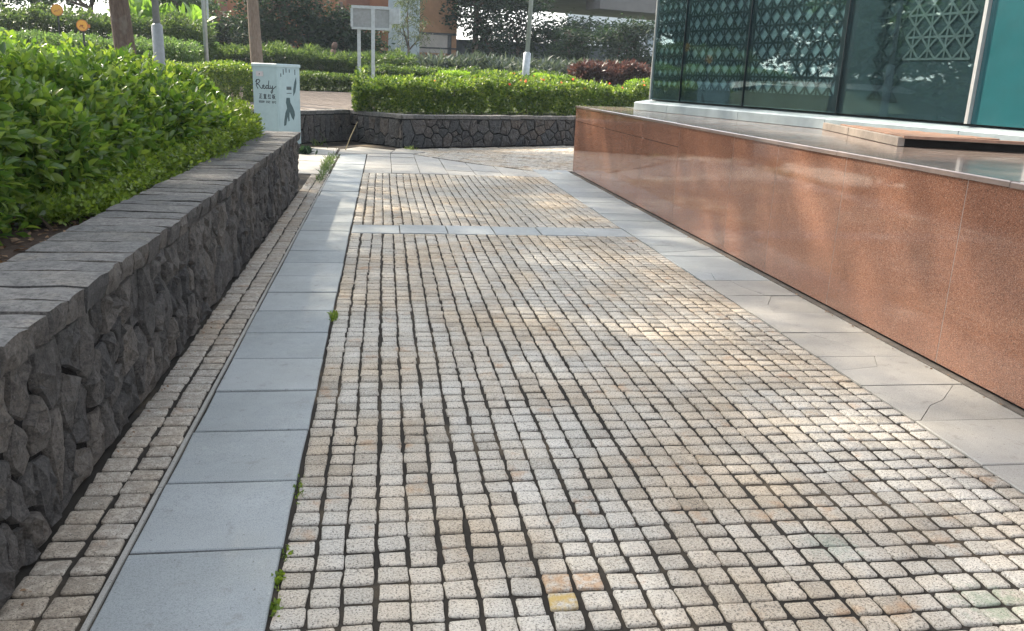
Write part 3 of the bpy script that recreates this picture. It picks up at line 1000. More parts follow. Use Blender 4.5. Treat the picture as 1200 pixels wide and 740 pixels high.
mb = MB(); fbox(mb, 5.964, 6.60, .14, .238, GZ0-.006, TOPZ-.003); tp = bp(mb.build('teal_panel', MAT['teal'])); tp['label'] = 'plain glossy teal panel'
mb = MB(); fbox(mb, 6.602, 6.636, .10, .238, GZ0-.006, TOPZ-.003); bp(mb.build('silver_post', MAT['silver']))
mb = MB(); fbox(mb, 6.64, 9.4, .15, .238, GZ0-.006, TOPZ-.003); bp(mb.build('teal_panel', MAT['teal']))

# ---- low platform with edging lying on the podium
plat = tag(empty('low_deck_platform', (4.6, 6.6, PZ)), 'low brown tiled deck with beige edging lying on the podium', 'deck')
def lp(o):
    o.parent = plat; o.location = Vector(o.location)-plat.location; return o
pz = PZ+.004
outer = [(4.62, 8.72), (3.98, 6.30), (5.02, 5.86), (5.06, 6.5)]
mb = MB(); mb.prism([(4.63, 8.5), (4.06, 6.33), (5.0, 5.93), (4.98, 6.9)], pz, pz+.055); lp(mb.build('deck_base', MAT['dark']))
def edge_block(a, b, w, h, z, mat, nm):
    a = np.array(a); b = np.array(b); e = (b-a)/np.linalg.norm(b-a); nn = np.array([-e[1], e[0]])
    P = [a, b, b+nn*w, a+nn*w]; c = sum(P)/4
    mb = MB(); mb.bevel_prism([tuple(p-c) for p in P], 0, h, .004)
    return lp(mb.build(nm, mat, None, (c[0], c[1], z)))
edge_block((4.62, 8.72), (4.36, 7.74), .05, .068, pz, MAT['beige'], 'edging_stone')
edge_block((4.355, 7.72), (3.98, 6.30), .05, .068, pz, MAT['beige'], 'edging_stone')
a = np.array([4.04, 6.30])
for k in range(5):
    for j in range(12):
        y0 = 6.34+j*.19; y1 = y0+.184
        xl = 3.98+(y0-6.30)*.262+.06+k*.21; x1 = xl+.204
        lim = 5.02-(y1-5.98)*.207-.01
        if x1 > lim: x1 = lim
        if x1-xl < .03: continue
        mb = MB(); c = ((xl+x1)/2, (y0+y1)/2)
        hw, hh = (x1-xl)/2, .092
        mb.bevel_prism([(-hw, -hh), (hw, -hh), (hw+.048, hh), (-hw+.048, hh)], 0, .022, .003)
        lp(mb.build('deck_tile', MAT['tile'], None, (c[0], c[1], pz+.0565)))
mb = MB(); mb.prism([(4.00, 6.26), (5.02, 5.83), (5.05, 5.91), (4.03, 6.33)], pz+.062, pz+.083); lp(mb.build('front_lip', MAT['tile']))

# ------------------------------------------------------------------ utility cabinet with print
cab = tag(empty('utility_cabinet', (-2.0, 17.2, 0), math.radians(-35)), 'pale blue green steel utility cabinet with lettering and hand print', 'cabinet')
CW, CD, CH = .60, .64, 1.56      # along local -x (left face), along local +y; near corner at origin
mb = MB(); mb.box((-CW, 0, .06), (0, CD, CH-.05)); body = mb.build('body', MAT['cabinet'], cab)
mb = MB(); mb.box((-CW+.02, .02, 0), (-.02, CD-.02, .058)); mb.build('foot', MAT['steel_dull'], cab)
mb = MB(); mb.bevel_prism([(-CW-.015, -.015), (.015, -.015), (.015, CD+.015), (-CW-.015, CD+.015)], CH-.048, CH+.012, .012); mb.build('lid', MAT['cabinet_top'], cab)
mb = MB(); mb.box((-CW+.03, -.006, .12), (-.03, -.0005, CH-.09)); dr = mb.build('door', MAT['cabinet'], cab)
mb = MB(); mb.box((.0005, .03, .12), (.006, CD-.03, CH-.09)); sp = mb.build('side_panel', MAT['cabinet'], cab)
mb = MB(); mb.box((-CW+.10, -.018, CH-.23), (-CW+.27, -.0065, CH-.14)); pl = mb.build('lock_plate', MAT['plate'], dr)
mb = MB(); mb.box((-CW+.175, -.022, CH-.20), (-CW+.195, -.0185, CH-.178)); mb.build('keyhole', MAT['ink'], pl)
def strokes(mb, paths, ox, oz, sx, sz, w, axis, plane):
    for p in paths:
        pts = [(ox+a*sx, oz+b*sz) for a, b in p]
        for (a, b) in zip(pts[:-1], pts[1:]):
            dx, dz = b[0]-a[0], b[1]-a[1]; L = math.hypot(dx, dz) or 1
            ex, ez = dx/L*w*.3, dz/L*w*.3
            nx, nz = -dz/L*w/2, dx/L*w/2
            q = [(a[0]-ex+nx, a[1]-ez+nz), (a[0]-ex-nx, a[1]-ez-nz), (b[0]+ex-nx, b[1]+ez-nz), (b[0]+ex+nx, b[1]+ez+nz)]
            if axis == 'x':
                V = [(u, plane, v) for u, v in q]+[(u, plane-.0015, v) for u, v in q]
            else:
                V = [(plane, u, v) for u, v in q]+[(plane+.0015, u, v) for u, v in q]
            mb.add(V, [(0, 1, 2, 3), (7, 6, 5, 4), (0, 4, 5, 1), (1, 5, 6, 2), (2, 6, 7, 3), (3, 7, 4, 0)])
# handwritten word
redy = [[(.10, .0), (.02, .35), (.06, .98), (.0, .75)], [(.0, .72), (.05, .95), (.16, 1.0), (.22, .85), (.15, .62), (.05, .52), (.16, .38), (.24, .08), (.30, .02), (.34, .10)],
        [(.34, .2), (.42, .30), (.40, .42), (.34, .36), (.35, .12), (.42, .03), (.48, .10)], [(.62, .36), (.54, .38), (.49, .2), (.54, .04), (.61, .12), (.66, .9)], [(.63, .5), (.63, .05), (.70, .08)],
        [(.71, .38), (.72, .10), (.78, .06), (.83, .36)], [(.83, .36), (.83, -.25), (.78, -.45), (.74, -.30), (.84, .0), (1.0, .32)]]
mb = MB(); strokes(mb, redy, -CW+.075, CH-.46, .50, .17, .016, 'x', -.0065); mb.build('lettering', MAT['ink'], dr)
# a row of four characters and a smaller row of letters beneath
zheng = [[(.05, .95), (.95, .95)], [(.5, .95), (.5, .05)], [(.5, .5), (.85, .5)], [(.2, .6), (.2, .05)], [(0, .03), (1, .03)]]
cha = [[(.05, .85), (.95, .85)], [(.5, 1), (.5, .6)], [(.5, .85), (.1, .6)], [(.5, .85), (.9, .6)], [(.25, .5), (.75, .5), (.75, .15), (.25, .15), (.25, .5)], [(.25, .33), (.75, .33)], [(.02, .0), (.98, .0)]]
hong = [[(.3, 1), (.08, .7), (.35, .7), (.05, .4), (.4, .42)], [(.02, .05), (.4, .15)], [(.5, .85), (.98, .85)], [(.74, .85), (.74, .08)], [(.45, .06), (1, .06)]]
ban = [[(.2, 1), (.2, 0)], [(0, .7), (.42, .7)], [(.2, .6), (.0, .3)], [(.5, .9), (.95, .95)], [(.55, .9), (.45, .1)], [(.55, .6), (.9, .6), (.5, .02)], [(.6, .45), (1, .0)]]
mb = MB()
for k, g in enumerate((zheng, cha, hong, ban)):
    strokes(mb, g, -CW+.15+k*.108, CH-.64, .074, .085, .011, 'x', -.0065)
mb.build('characters', MAT['ink'], dr)
mb = MB(); rr = random.Random(4)
for k in range(12):
    if k in (4, 8): continue
    x = -CW+.145+k*.036
    strokes(mb, [[(0, 0), (0, 1)], [(0, 1), (1, .9)], [(1, .9), (1, .1 if rr.random() < .5 else .5)], [(0, rr.choice([0, .5])), (1, rr.choice([0, .5]))]], x, CH-.72, .020, .038, .007, 'x', -.0065)
tag(mb.build('small_lettering', MAT['ink'], dr), kind='stuff')
# hand reaching down, on the side panel
hand = [(.36, .80), (.55, .80), (.58, .66), (.72, .52), (.80, .40), (.82, .30), (.74, .15), (.64, .22), (.56, .34), (.52, .40), (.50, .28), (.50, .14), (.44, .12), (.40, .26), (.36, .18), (.30, .02), (.18, .0), (.20, .16), (.28, .38), (.38, .50), (.36, .58), (.32, .66)]
hp = [(a*.50+.06, .42+b*.66) for a, b in hand]
V = [(.0065, a, b) for a, b in hp]+[(.008, a, b) for a, b in hp]; n = len(hp)
me = mesh_np('hand_emblem', V, [tuple(range(n, 2*n))[::-1], tuple(range(n))]+[(i, (i+1) % n, n+(i+1) % n, n+i) for i in range(n)])
link('hand_emblem', me, MAT['emblem'], sp)
feather = [(.44, .98), (.50, 1.06), (.54, 1.22), (.53, 1.34), (.48, 1.24), (.44, 1.10)]
n = len(feather)
V = [(.0065, a, b) for a, b in feather]+[(.008, a, b) for a, b in feather]
me = mesh_np('feather_emblem', V, [tuple(range(n, 2*n)), tuple(range(n))[::-1]]+[(i, (i+1) % n, n+(i+1) % n, n+i) for i in range(n)])
link('feather_emblem', me, MAT['emblem'], sp)
mb = MB()
for k in range(4):
    strokes(mb, [[(0, 0), (0, 1)], [(0, 1), (1, 1)], [(1, 1), (1, 0)], [(0, .5), (1, .5)], [(0, 0), (1, 0)]], .255+k*.035, 1.10, .024, .05, .009, 'y', .0065)
for k in range(4):
    strokes(mb, [[(0, 0), (1, 0)]], .255+k*.035, 1.03, .024, .03, .012, 'y', .0065)
for (u, v, h) in ((.10, 1.34, .05), (.17, 1.38, .09), (.25, 1.42, .07), (.34, 1.42, .05), (.50, 1.38, .09)):
    strokes(mb, [[(0, 0), (0, 1)]], u, v, 1, h, .02, 'y', .0065)
tag(mb.build('lettering', MAT['ink'], sp), kind='stuff')

# ------------------------------------------------------------------ foliage
LEAF6 = (np.array([[0, 0, 0], [.30, .44, .10], [.70, .36, .06], [1, 0, -.10], [.70, -.36, .06], [.30, -.44, .10], [.5, 0, .0]]),
         np.array([[0, 6, 1], [6, 2, 1], [6, 3, 2], [0, 5, 6], [6, 5, 4], [6, 4, 3]]))
LEAF2 = (np.array([[0, 0, 0], [.45, .5, .05], [1, 0, -.05], [.45, -.5, .05]]), np.array([[0, 2, 1], [0, 3, 2]]))
LEAF_STRAP = (np.array([[0, .5, 0], [0, -.5, 0], [.45, .5, .08], [.45, -.5, .08], [.8, .35, -.02], [.8, -.35, -.02], [1, 0, -.14]]),
              np.array([[0, 1, 3], [0, 3, 2], [2, 3, 5], [2, 5, 4], [4, 5, 6]]))

def unit(v):
    return v/(np.linalg.norm(v, axis=-1, keepdims=True)+1e-9)

def leaf_arrays(P, D, size, width, tmpl, r, upbias=.6):
    """P origin, D direction; the blade's upper side turns towards the sky"""
    n = len(P)
    T, F = tmpl
    up = np.array([0, 0, 1.])*upbias + r.normal(0, .45, (n, 3))
    B = unit(np.cross(up, D)); N = unit(np.cross(D, B))
    s = (size*r.uniform(.65, 1.25, n))[:, None, None] if not hasattr(size, '__len__') else size[:, None, None]
    V = P[:, None, :] + s*(T[None, :, 0:1]*D[:, None, :] + T[None, :, 1:2]*width*B[:, None, :] + T[None, :, 2:3]*N[:, None, :])
    FF = (F[None]+(np.arange(n)*len(T))[:, None, None]).reshape(-1, 3)
    return V.reshape(-1, 3), FF

def sprigs(C, A, r, per, length, spread, leaf, width, tmpl):
    """leafy shoots: C roots, A axes"""
    n = len(C)
    k = np.tile(np.arange(per), n)
    t = (k+r.uniform(.2, .8, n*per))/per
    A2 = np.repeat(A, per, 0); C2 = np.repeat(C, per, 0)
    ref = unit(np.cross(A2, np.array([.31, .77, .55])))
    oth = np.cross(A2, ref)
    ang = np.repeat(r.uniform(0, 6.28, n), per)+k*2.4
    side = ref*np.cos(ang)[:, None]+oth*np.sin(ang)[:, None]
    sp = spread*(1.15-.65*t)
    D = unit(A2*np.cos(sp)[:, None]+side*np.sin(sp)[:, None])
    P = C2+A2*(t*length)[:, None]
    return leaf_arrays(P, D, leaf, width, tmpl, r)

def foliage(name, V, F, mat, parent, origin, smooth=False):
    o = link(name, mesh_np(name, V-np.array(origin), F), mat, parent)
    return tag(o, kind='stuff')

# ---- big hedge on the left, behind the wall
def hedge_edge(y):   # how close the leaves come to the wall
    return -1.98+.40*np.clip((y-4.5)/4.5, 0, 1)+.10*value_noise(y, 0, 6, .5)
def hedge_top(x, y):
    d = np.clip((hedge_edge(y)+.02-x)/.55, 0, 1)
    d2 = np.clip((-1.7-x)/1.6, 0, 1)
    e = np.clip((y-3.2)/1.2, 0, 1)
    h = .88+.38*np.sqrt(d)*(.55+.45*e)+.22*d2*(.6+.4*e)
    h = h*np.clip((11.1-y)/.5, .72, 1)**.5
    h = h + .10*value_noise(x, y, 3, .55)+.07*value_noise(x, y, 4, .25)
    return h

HO = (-3.2, 7.0, .585)
hedge = tag(empty('broadleaf_hedge', HO), 'tall glossy green broadleaf hedge filling the bed behind the stone wall', 'hedge')
r = np.random.default_rng(31)
N = 30000
y = r.uniform(3.1, 10.8, N); x = -1.5-r.uniform(0, 1, N)**1.0*(1.6+.45*np.clip(y-2.5, 0, 9))
front = 3.35+.55*np.clip((-1.9-x), 0, 2.2)*-.35+.3*value_noise(x, 0, 8, .6)
ok = (x < hedge_edge(y)) & (y > front)
x, y = x[ok], y[ok]
zt = hedge_top(x, y)
dep = r.exponential(.10, len(x))
# distance to the rim lets the sides be filled down to the soil
rim = np.minimum(hedge_edge(y)-x, (y-front[ok]))
low = r.uniform(0, 1, len(x)) < np.exp(-rim/.22)*.92
z = np.where(low, .60+(zt-.60)*r.uniform(0, 1, len(x)), zt-dep)
z = np.maximum(z, .61)
out_n = np.stack([np.exp(-np.maximum(hedge_edge(y)-x, 0)/.25)*.9, -np.exp(-np.maximum(y-front[ok], 0)/.3)*.9, np.ones_like(x)*.75], 1)
A = unit(out_n + r.normal(0, .38, (len(x), 3)))
C = np.stack([x, y, z-.06], 1)
# shoots that stand clear of the top
tall = r.uniform(0, 1, len(x)) < .06
C[tall, 2] += r.uniform(.03, .13, tall.sum())
A[tall] = unit(A[tall]*.4+np.array([0, 0, 1.]))
V, F = sprigs(C, A, r, 6, .11, 1.1, .088, .50, LEAF6)
# the 300 leaves that show largest are leaves of their own
nl = len(V)//7
LV = V.reshape(nl, 7, 3)
ctr = LV.mean(1)
dist = np.linalg.norm(ctr-np.array([0, 0, 1.5]), axis=1)
vis = (ctr[:, 2] > hedge_top(ctr[:, 0], ctr[:, 1])-.03) | (hedge_edge(ctr[:, 1])-ctr[:, 0] < .02)
inview = (ctr[:, 0]/ctr[:, 1] > -.41)
score = np.where(vis & inview, dist, 1e3)
own = np.argsort(score)[:300]
keep = np.ones(nl, bool); keep[own] = False
Fk = (LEAF6[1][None]+(np.arange(keep.sum())*7)[:, None, None]).reshape(-1, 3)
foliage('foliage', LV[keep].reshape(-1, 3), Fk, MAT['leaf_hedge'], hedge, HO)
for i in own:
    c = LV[i, 0]
    link('leaf', mesh_np('leaf', LV[i]-c, [tuple(f) for f in LEAF6[1]]), MAT['leaf_hedge'], hedge, tuple(c-np.array(HO)))
mb = MB()
for k in range(150):
    i = r.integers(0, len(C))
    p = C[i]; b = (p[0]+r.normal(0, .12), p[1]+r.normal(0, .12)+.05, .58)
    mb.tube([Vector(b)-Vector(HO), (Vector(b)*.5+Vector(p)*.5)+Vector((r.normal(0, .03), r.normal(0, .03), 0))-Vector(HO), Vector(p)-Vector(HO)], [.011, .008, .004], 5)
tag(mb.build('branches', MAT['twig'], hedge), kind='stuff')

def low_plants(name, label, cat, origin, pts_fn, n, mat, per, length, leaf, width, seed, group=None, tmpl=LEAF2, spread=1.1, stem=True):
    r = np.random.default_rng(seed)
    root = tag(empty(name, origin), label, cat, group)
    C, A = pts_fn(r, n)
    V, F = sprigs(C, A, r, per, length, spread, leaf, width, tmpl)
    foliage('foliage', V, F, mat, root, origin)
    if stem:
        mb = MB(); O = Vector(origin)
        for k in range(min(40, max(6, n//120))):
            i = r.integers(0, len(C)); p = Vector(C[i])
            b = Vector((p.x+r.normal(0, .08), p.y+r.normal(0, .08), O.z))
            mb.tube([b-O, (b+p)*.5-O+Vector((r.normal(0, .02), r.normal(0, .02), 0)), p-O], [.010, .007, .003], 4)
        tag(mb.build('stems', MAT['twig'], root), kind='stuff')
    return root

def cover_pts(r, n):
    y = r.uniform(5.0, 10.75, n); x = hedge_edge(y)+r.normal(0.03, .10, n)
    x = np.minimum(x, -1.40-.10*r.uniform(0, 1, n))
    z = .62+r.uniform(0, 1, n)**1.5*(.10+.20*np.clip((y-5)/4, 0, 1))
    A = unit(np.stack([np.full(n, .45), np.full(n, -.25), np.full(n, .7)], 1)+r.normal(0, .4, (n, 3)))
    return np.stack([x, y, z], 1), A
low_plants('ground_cover', 'low bright green small leaved plants along the wall cap', 'plants', (-1.6, 8.0, .585), cover_pts, 4200, MAT['leaf_low'], 6, .07, .034, .7, 33)

def shoot_pts(r, n):
    y = r.uniform(9.0, 10.8, n); x = -1.62+.25*r.uniform(-1, .55, n)
    z = .66+r.uniform(0, 1, n)*.38*(1-np.clip((x+1.62)/.2, 0, .7))
    A = unit(np.stack([np.full(n, .35), np.full(n, -.1), np.full(n, .8)], 1)+r.normal(0, .35, (n, 3)))
    return np.stack([x, y, z], 1), A
low_plants('bright_shrub', 'bright yellow green leafy shrub at the end of the stone wall', 'shrub', (-1.65, 9.9, .585), shoot_pts, 1500, MAT['leaf_low'], 6, .10, .05, .55, 34)

# ---- box shaped hedges
def box_pts(x0, x1, y0, y1, zt, taper=.0, wob=.06, skew=0.0, seed=1, base=None, ends=0.0, lowz=.02):
    def fn(r, n):
        u = r.uniform(0, 1, n); v = r.uniform(0, 1, n)
        x = x0+(x1-x0)*u; y = y0+(y1-y0)*v
        top = zt+wob*value_noise(x, y, seed, .6)+wob*.5*value_noise(x, y, seed+1, .25)
        rim = np.minimum(np.minimum(v, 1-v)*(y1-y0), np.minimum(u, 1-u)*(x1-x0))
        top = top-wob*1.5*np.exp(-rim/.16)-ends*np.exp(-np.minimum(u, 1-u)*(x1-x0)/.45)
        low = (r.uniform(0, 1, n) < .45)
        # put the low ones on the front and the ends
        e = r.exponential(.06, n)
        side = r.uniform(0, 1, n)
        pf = (x1-x0)/((x1-x0)+2*(y1-y0))
        y = np.where(low & (side < pf), y0+e, y)
        x = np.where(low & (side >= pf), np.where(side < pf+(1-pf)/2, x0+e, x1-e), x)
        gz = np.array([ground_z(a, b+skew*(a-x0)) for a, b in zip(x, y)]) if base is None else np.full(n, base)
        z = np.where(low, gz+(top-gz)*r.uniform(lowz, 1, n), top-r.exponential(.07, n))
        A = unit(np.stack([np.where(low & (side >= pf), np.where(side < pf+(1-pf)/2, -.8, .8), 0), np.where(low & (side < pf), -.9, -.1), np.full(n, .75)], 1)+r.normal(0, .38, (n, 3)))
        inn = r.uniform(0, 1, n) < .28
        xi = x0+(x1-x0)*r.uniform(.02, .98, n); yi = y0+(y1-y0)*r.uniform(.1, .9, n)
        x = np.where(inn, xi, x); y = np.where(inn, yi, y); z = np.where(inn, gz+(zt-.06-gz)*r.uniform(.05, .95, n), z)
        y = y+skew*(x-x0)
        return np.stack([x, y, z-.03], 1), A
    return fn

bedh = low_plants('flowering_hedge', 'bright green hedge with coral blossoms above the retaining wall', 'hedge', (3.0, 21.2, .60),
                  box_pts(-.55, 8.2, 19.15, 21.0, 1.37, skew=.44, wob=.15, seed=12, base=.62, ends=.22, lowz=.06), 9500, MAT['leaf_bed'], 6, .14, .085, .5, 35)
r = np.random.default_rng(60)
fn = box_pts(-.4, 8.1, 19.2, 20.6, 1.42, skew=.44, wob=.15, seed=12, base=.62)
C, A = fn(r, 400)
sel = (C[:, 2] > 1.22)
C = C[sel]; wgt = r.uniform(0, 1, len(C)) < np.clip((C[:, 0]-0)/7, .05, 1)
C = C[wgt][:42]
for c in C:
    D = unit(r.normal(0, .5, (5, 3))+np.array([0, -.5, .8]))
    V, F = leaf_arrays(np.repeat(c[None]+np.array([[0, -.05, .06]]), 5, 0), D, .055, .8, LEAF2, r)
    link('blossom', mesh_np('blossom', V-c, F), MAT['petal'], bedh, tuple(c-np.array([3.0, 21.2, .60])))

low_plants('trimmed_hedge', 'dark green clipped hedge along the brick walk behind the cabinet', 'hedge', (-2.9, 27, .7), box_pts(-6.0, -.35, 26.5, 27.6, 1.36, wob=.05, seed=15), 5200, MAT['leaf_trim'], 6, .08, .07, .5, 36)
low_plants('trimmed_hedge', 'clipped two tier hedge between lamp post and tree trunk', 'hedge', (-4.4, 22.5, .9), box_pts(-6.6, -3.15, 21.6, 23.2, 1.52, wob=.08, seed=16), 4000, MAT['leaf_bed'], 6, .08, .075, .5, 37)
low_plants('slope_hedge', 'pale green spreading hedge on the bank below the round signs', 'hedge', (-8, 24, 1.6), box_pts(-11.5, -4.9, 23.6, 25.3, 2.0, wob=.16, seed=17), 6500, MAT['leaf_slope'], 6, .10, .09, .4, 38)
low_plants('slope_hedge', 'upper spreading hedge on the bank behind the round signs', 'hedge', (-9, 27.5, 1.9), box_pts(-13.0, -5.2, 26.6, 28.6, 2.65, wob=.22, seed=18), 5500, MAT['leaf_fern'], 6, .14, .12, .42, 39)
low_plants('fern_bank', 'leafy ferny shrubs in front of the dense dark trees', 'shrubs', (-3, 32, 1.1), box_pts(-7.5, .9, 30.6, 33.0, 1.98, wob=.22, seed=19), 5200, MAT['leaf_fern'], 7, .22, .17, .3, 40, spread=1.0)
low_plants('mid_hedge', 'mixed green hedge behind the sign board and lamp post', 'hedge', (3, 29, 1.0), box_pts(-.6, 8.6, 28.6, 30.2, 1.62, wob=.10, seed=20), 6500, MAT['leaf_trim'], 6, .11, .09, .5, 41)
low_plants('yellow_hedge', 'small clipped yellow green hedge left of the leaning lamp post', 'hedge', (2.1, 28.2, 1.0), box_pts(1.75, 2.65, 27.9, 28.5, 1.64, wob=.04, seed=22), 700, MAT['leaf_yellow'], 6, .07, .06, .55, 42)
low_plants('yellow_hedge', 'small clipped yellow green hedge beside the maroon shrub', 'hedge', (5.3, 27.6, 1.0), box_pts(4.65, 5.95, 27.3, 27.9, 1.62, wob=.04, seed=23), 900, MAT['leaf_yellow'], 6, .07, .06, .55, 43)
low_plants('yellow_hedge', 'yellow green clipped hedge at the corner of the glass building', 'hedge', (8.3, 26.0, .9), box_pts(7.4, 9.6, 25.6, 26.6, 1.52, wob=.06, seed=24), 900, MAT['leaf_yellow'], 6, .09, .08, .5, 44)
low_plants('maroon_shrub', 'dark maroon leaved shrub behind the flowering hedge', 'shrub', (7.2, 28, .95), box_pts(6.1, 8.3, 27.4, 28.4, 1.92, wob=.16, seed=25), 1300, MAT['leaf_red'], 7, .20, .16, .35, 45, spread=.9)
def strap_pts(x0, x1, y0, y1, h):
    def fn(r, n):
        x = r.uniform(x0, x1, n); y = r.uniform(y0, y1, n)
        z = np.array([ground_z(a, b) for a, b in zip(x, y)])+r.uniform(.05, h, n)
        return np.stack([x, y, z], 1), unit(np.stack([np.zeros(n), np.zeros(n), np.ones(n)], 1)+r.normal(0, .22, (n, 3)))
    return fn
low_plants('strap_leaf_bed', 'grey green strap leaved plants below the dark trees', 'plants', (5, 33, 1.1), strap_pts(1.2, 9.2, 31.6, 34, .65), 520, MAT['leaf_strap'], 12, .10, .55, .11, 46, tmpl=LEAF_STRAP, spread=.95)
low_plants('strap_leaf_bed', 'broad bright leaved plants beside the round signs', 'plants', (-7.2, 29.5, 1.9), strap_pts(-8.3, -5.6, 28.8, 30.4, 1.2), 60, MAT['leaf_big'], 9, .25, .62, .26, 47, tmpl=LEAF_STRAP, spread=1.0)

# ---- trees
def tree(name, label, x, y, h, trunk_r, blobs, leaf, mat, bark, seed, n, group=None, lean=(0, 0), wl=.45, z0=None, clump=.30, fork=None, droop=0.0):
    r = np.random.default_rng(seed)
    z = (ground_z(x, y) if y > 17.5 else 0) if z0 is None else z0
    root = tag(empty(name, (x, y, z)), label, 'tree', group)
    mb = MB()
    fz = fork if fork else h*.5
    k = 7
    tr = [Vector((lean[0]*t*fz/4+math.sin(t*5+seed)*.02*fz/4, lean[1]*t*fz/4+math.cos(t*4+seed)*.02*fz/4, fz*t-.05)) for t in np.linspace(0, 1, k)]
    mb.tube(tr, [trunk_r*(1.25 if i == 0 else 1.0-.35*i/k) for i in range(k)], 12)
    trunk = mb.build('trunk', bark, root, smooth=True)
    top = tr[-1]
    mb = MB()
    P = []
    B = np.array(blobs, float)   # dx, dy, z, rx, ry, rz
    vol = B[:, 3]*B[:, 4]*B[:, 5]
    if B.shape[1] > 6: vol = vol*B[:, 6]
    for bi, b in enumerate(B):
        e = Vector((b[0], b[1], b[2]))
        mid = (top+e)*.5+Vector((r.normal(0, .15), r.normal(0, .15), .1*b[5]))
        mb.tube([top-Vector((0, 0, .15)), mid, e], [trunk_r*.55, trunk_r*.34, trunk_r*.12], 6)
        for q in range(5):
            d = unit(r.normal(0, 1, 3))*b[3:6]*.75
            t = r.uniform(.3, 1)
            s = mid.lerp(e, t)
            f = e+Vector(d)
            mb.tube([s, (s+f)*.5+Vector((0, 0, .06)), f], [trunk_r*.16, trunk_r*.10, trunk_r*.035], 4)
        m = max(6, int(n*vol[bi]/vol.sum()/14))
        dirs = unit(r.normal(0, 1, (m, 3)))
        rad = r.uniform(.15, 1, m)**.5
        cc = b[:3]+dirs*rad[:, None]*b[3:6]
        cn = np.repeat(cc, 14, 0)+r.normal(0, clump, (m*14, 3))*np.array([1, 1, .55])
        P.append(cn)
    mb.build('limbs', bark, root, smooth=True)
    P = np.concatenate(P)
    D = unit(r.normal(0, 1, P.shape)*np.array([1, 1, .45])+np.array([0, 0, -.15-droop]))
    V, F = leaf_arrays(P, D, leaf, wl, LEAF2, r)
    tag(link('crown', mesh_np('crown', V, F), mat, root), kind='stuff')
    return root

# the two trees whose trunks stand behind the hedge; their crowns shade the path
tree('shade_tree', 'thick brown trunk rising behind the broadleaf hedge beside a lamp post', -4.30, 16.0, 9, .19,
     [(-.5, 1.5, 6.4, 1.9, 1.9, .9), (1.3, .5, 7.0, 2.0, 2.0, .9), (-.1, -2.2, 6.6, 2.0, 2.0, .9), (1.9, -2.4, 7.3, 2.0, 2.0, .9), (.9, 3.0, 7.5, 1.9, 1.9, .9), (3.1, .0, 7.8, 1.9, 1.9, .9)],
     .26, MAT['leaf_mid'], MAT['bark'], 70, 7800, 'shade trees along the garden', (-.14, 0), fork=4.4, clump=.34)
tree('shade_tree', 'slender brown trunk just behind the pale blue utility cabinet', -3.0, 22.0, 9, .155,
     [(0, 0, 6.6, 2.2, 2.2, 1.0), (1.9, -.8, 7.2, 2.0, 2.0, .9), (-1.8, .8, 7.3, 2.0, 2.0, .9), (.4, 1.4, 8.1, 2.0, 2.0, .9)],
     .26, MAT['leaf_mid'], MAT['bark2'], 71, 7500, 'shade trees along the garden', (-.06, 0), fork=5.0, clump=.34)
tree('shade_tree', 'unseen tree added beyond the left end of the hedge to shade the path', -6.2, 8.4, 9, .20,
     [(1.2, 2.6, 6.2, 2.1, 2.2, 1.0, 1.5), (3.0, .6, 6.8, 2.0, 2.0, .9, .6), (.9, -.2, 6.2, 2.2, 2.4, 1.0, 1.8), (3.8, 2.6, 7.2, 2.0, 2.0, .9, .4), (4.6, .2, 7.6, 2.0, 2.0, .9, .4), (2.6, -2.6, 7.0, 2.0, 2.0, .9, 1.0)],
     .26, MAT['leaf_mid'], MAT['bark'], 72, 9500, 'shade trees along the garden', (.1, 0), z0=.55, fork=4.0, clump=.34)  # tree added out of view for its shade; crown weights shape the dapples

G = 'dense trees behind the hedges'
tree('dense_tree', 'rounded light green tree between the lamp post and thin pole', -7.6, 35, 4, .09, [(0, 0, 2.0, 1.3, 1.1, .9), (-.8, 0, 1.5, 1.0, .9, .6), (.8, 0, 1.4, 1.0, .9, .6), (0, 0, 2.8, .9, .9, .6)], .17, MAT['leaf_mid'], MAT['bark'], 80, 3600, G, clump=.16)
tree('dense_tree', 'dense dark tree right of the slender trunk', -3.9, 36, 6, .14, [(0, 0, 2.6, 1.7, 1.3, 1.5), (-.9, 0, 1.4, 1.2, 1.0, .9), (1.0, 0, 1.5, 1.2, 1.0, .9), (.2, 0, 4.4, 1.6, 1.2, 1.2)], .18, MAT['leaf_dark'], MAT['bark'], 81, 12000, G, clump=.20)
tree('dense_tree', 'dense dark tree left of the sign board', -1.7, 36.5, 6, .14, [(0, 0, 1.8, 1.3, 1.2, .85), (-.7, 0, 1.2, 1.0, 1.0, .7), (.8, 0, 1.2, 1.0, 1.0, .7), (0, 0, 2.5, .7, .7, .35)], .18, MAT['leaf_dark'], MAT['bark'], 82, 7000, G, clump=.20)
tree('dense_tree', 'low dark bush tree below the orange building', -5.9, 38, 3.5, .10, [(0, 0, 1.2, 1.3, 1.0, .9), (-.9, 0, .9, 1.0, .9, .7), (.9, 0, 1.2, 1.0, .9, .8)], .18, MAT['leaf_dark'], MAT['bark'], 83, 5600, G, clump=.20)
tree('weeping_tree', 'small grey green weeping tree in front of the grey cladding', .95, 35.2, 4, .06, [(0, 0, 2.6, .62, .6, .75), (-.35, 0, 1.9, .40, .4, .6), (.4, 0, 2.0, .40, .4, .6), (0, 0, 3.6, .7, .6, .6)], .20, MAT['leaf_olive'], MAT['bark'], 84, 1500, None, wl=.16, clump=.14, droop=.7, fork=1.4)
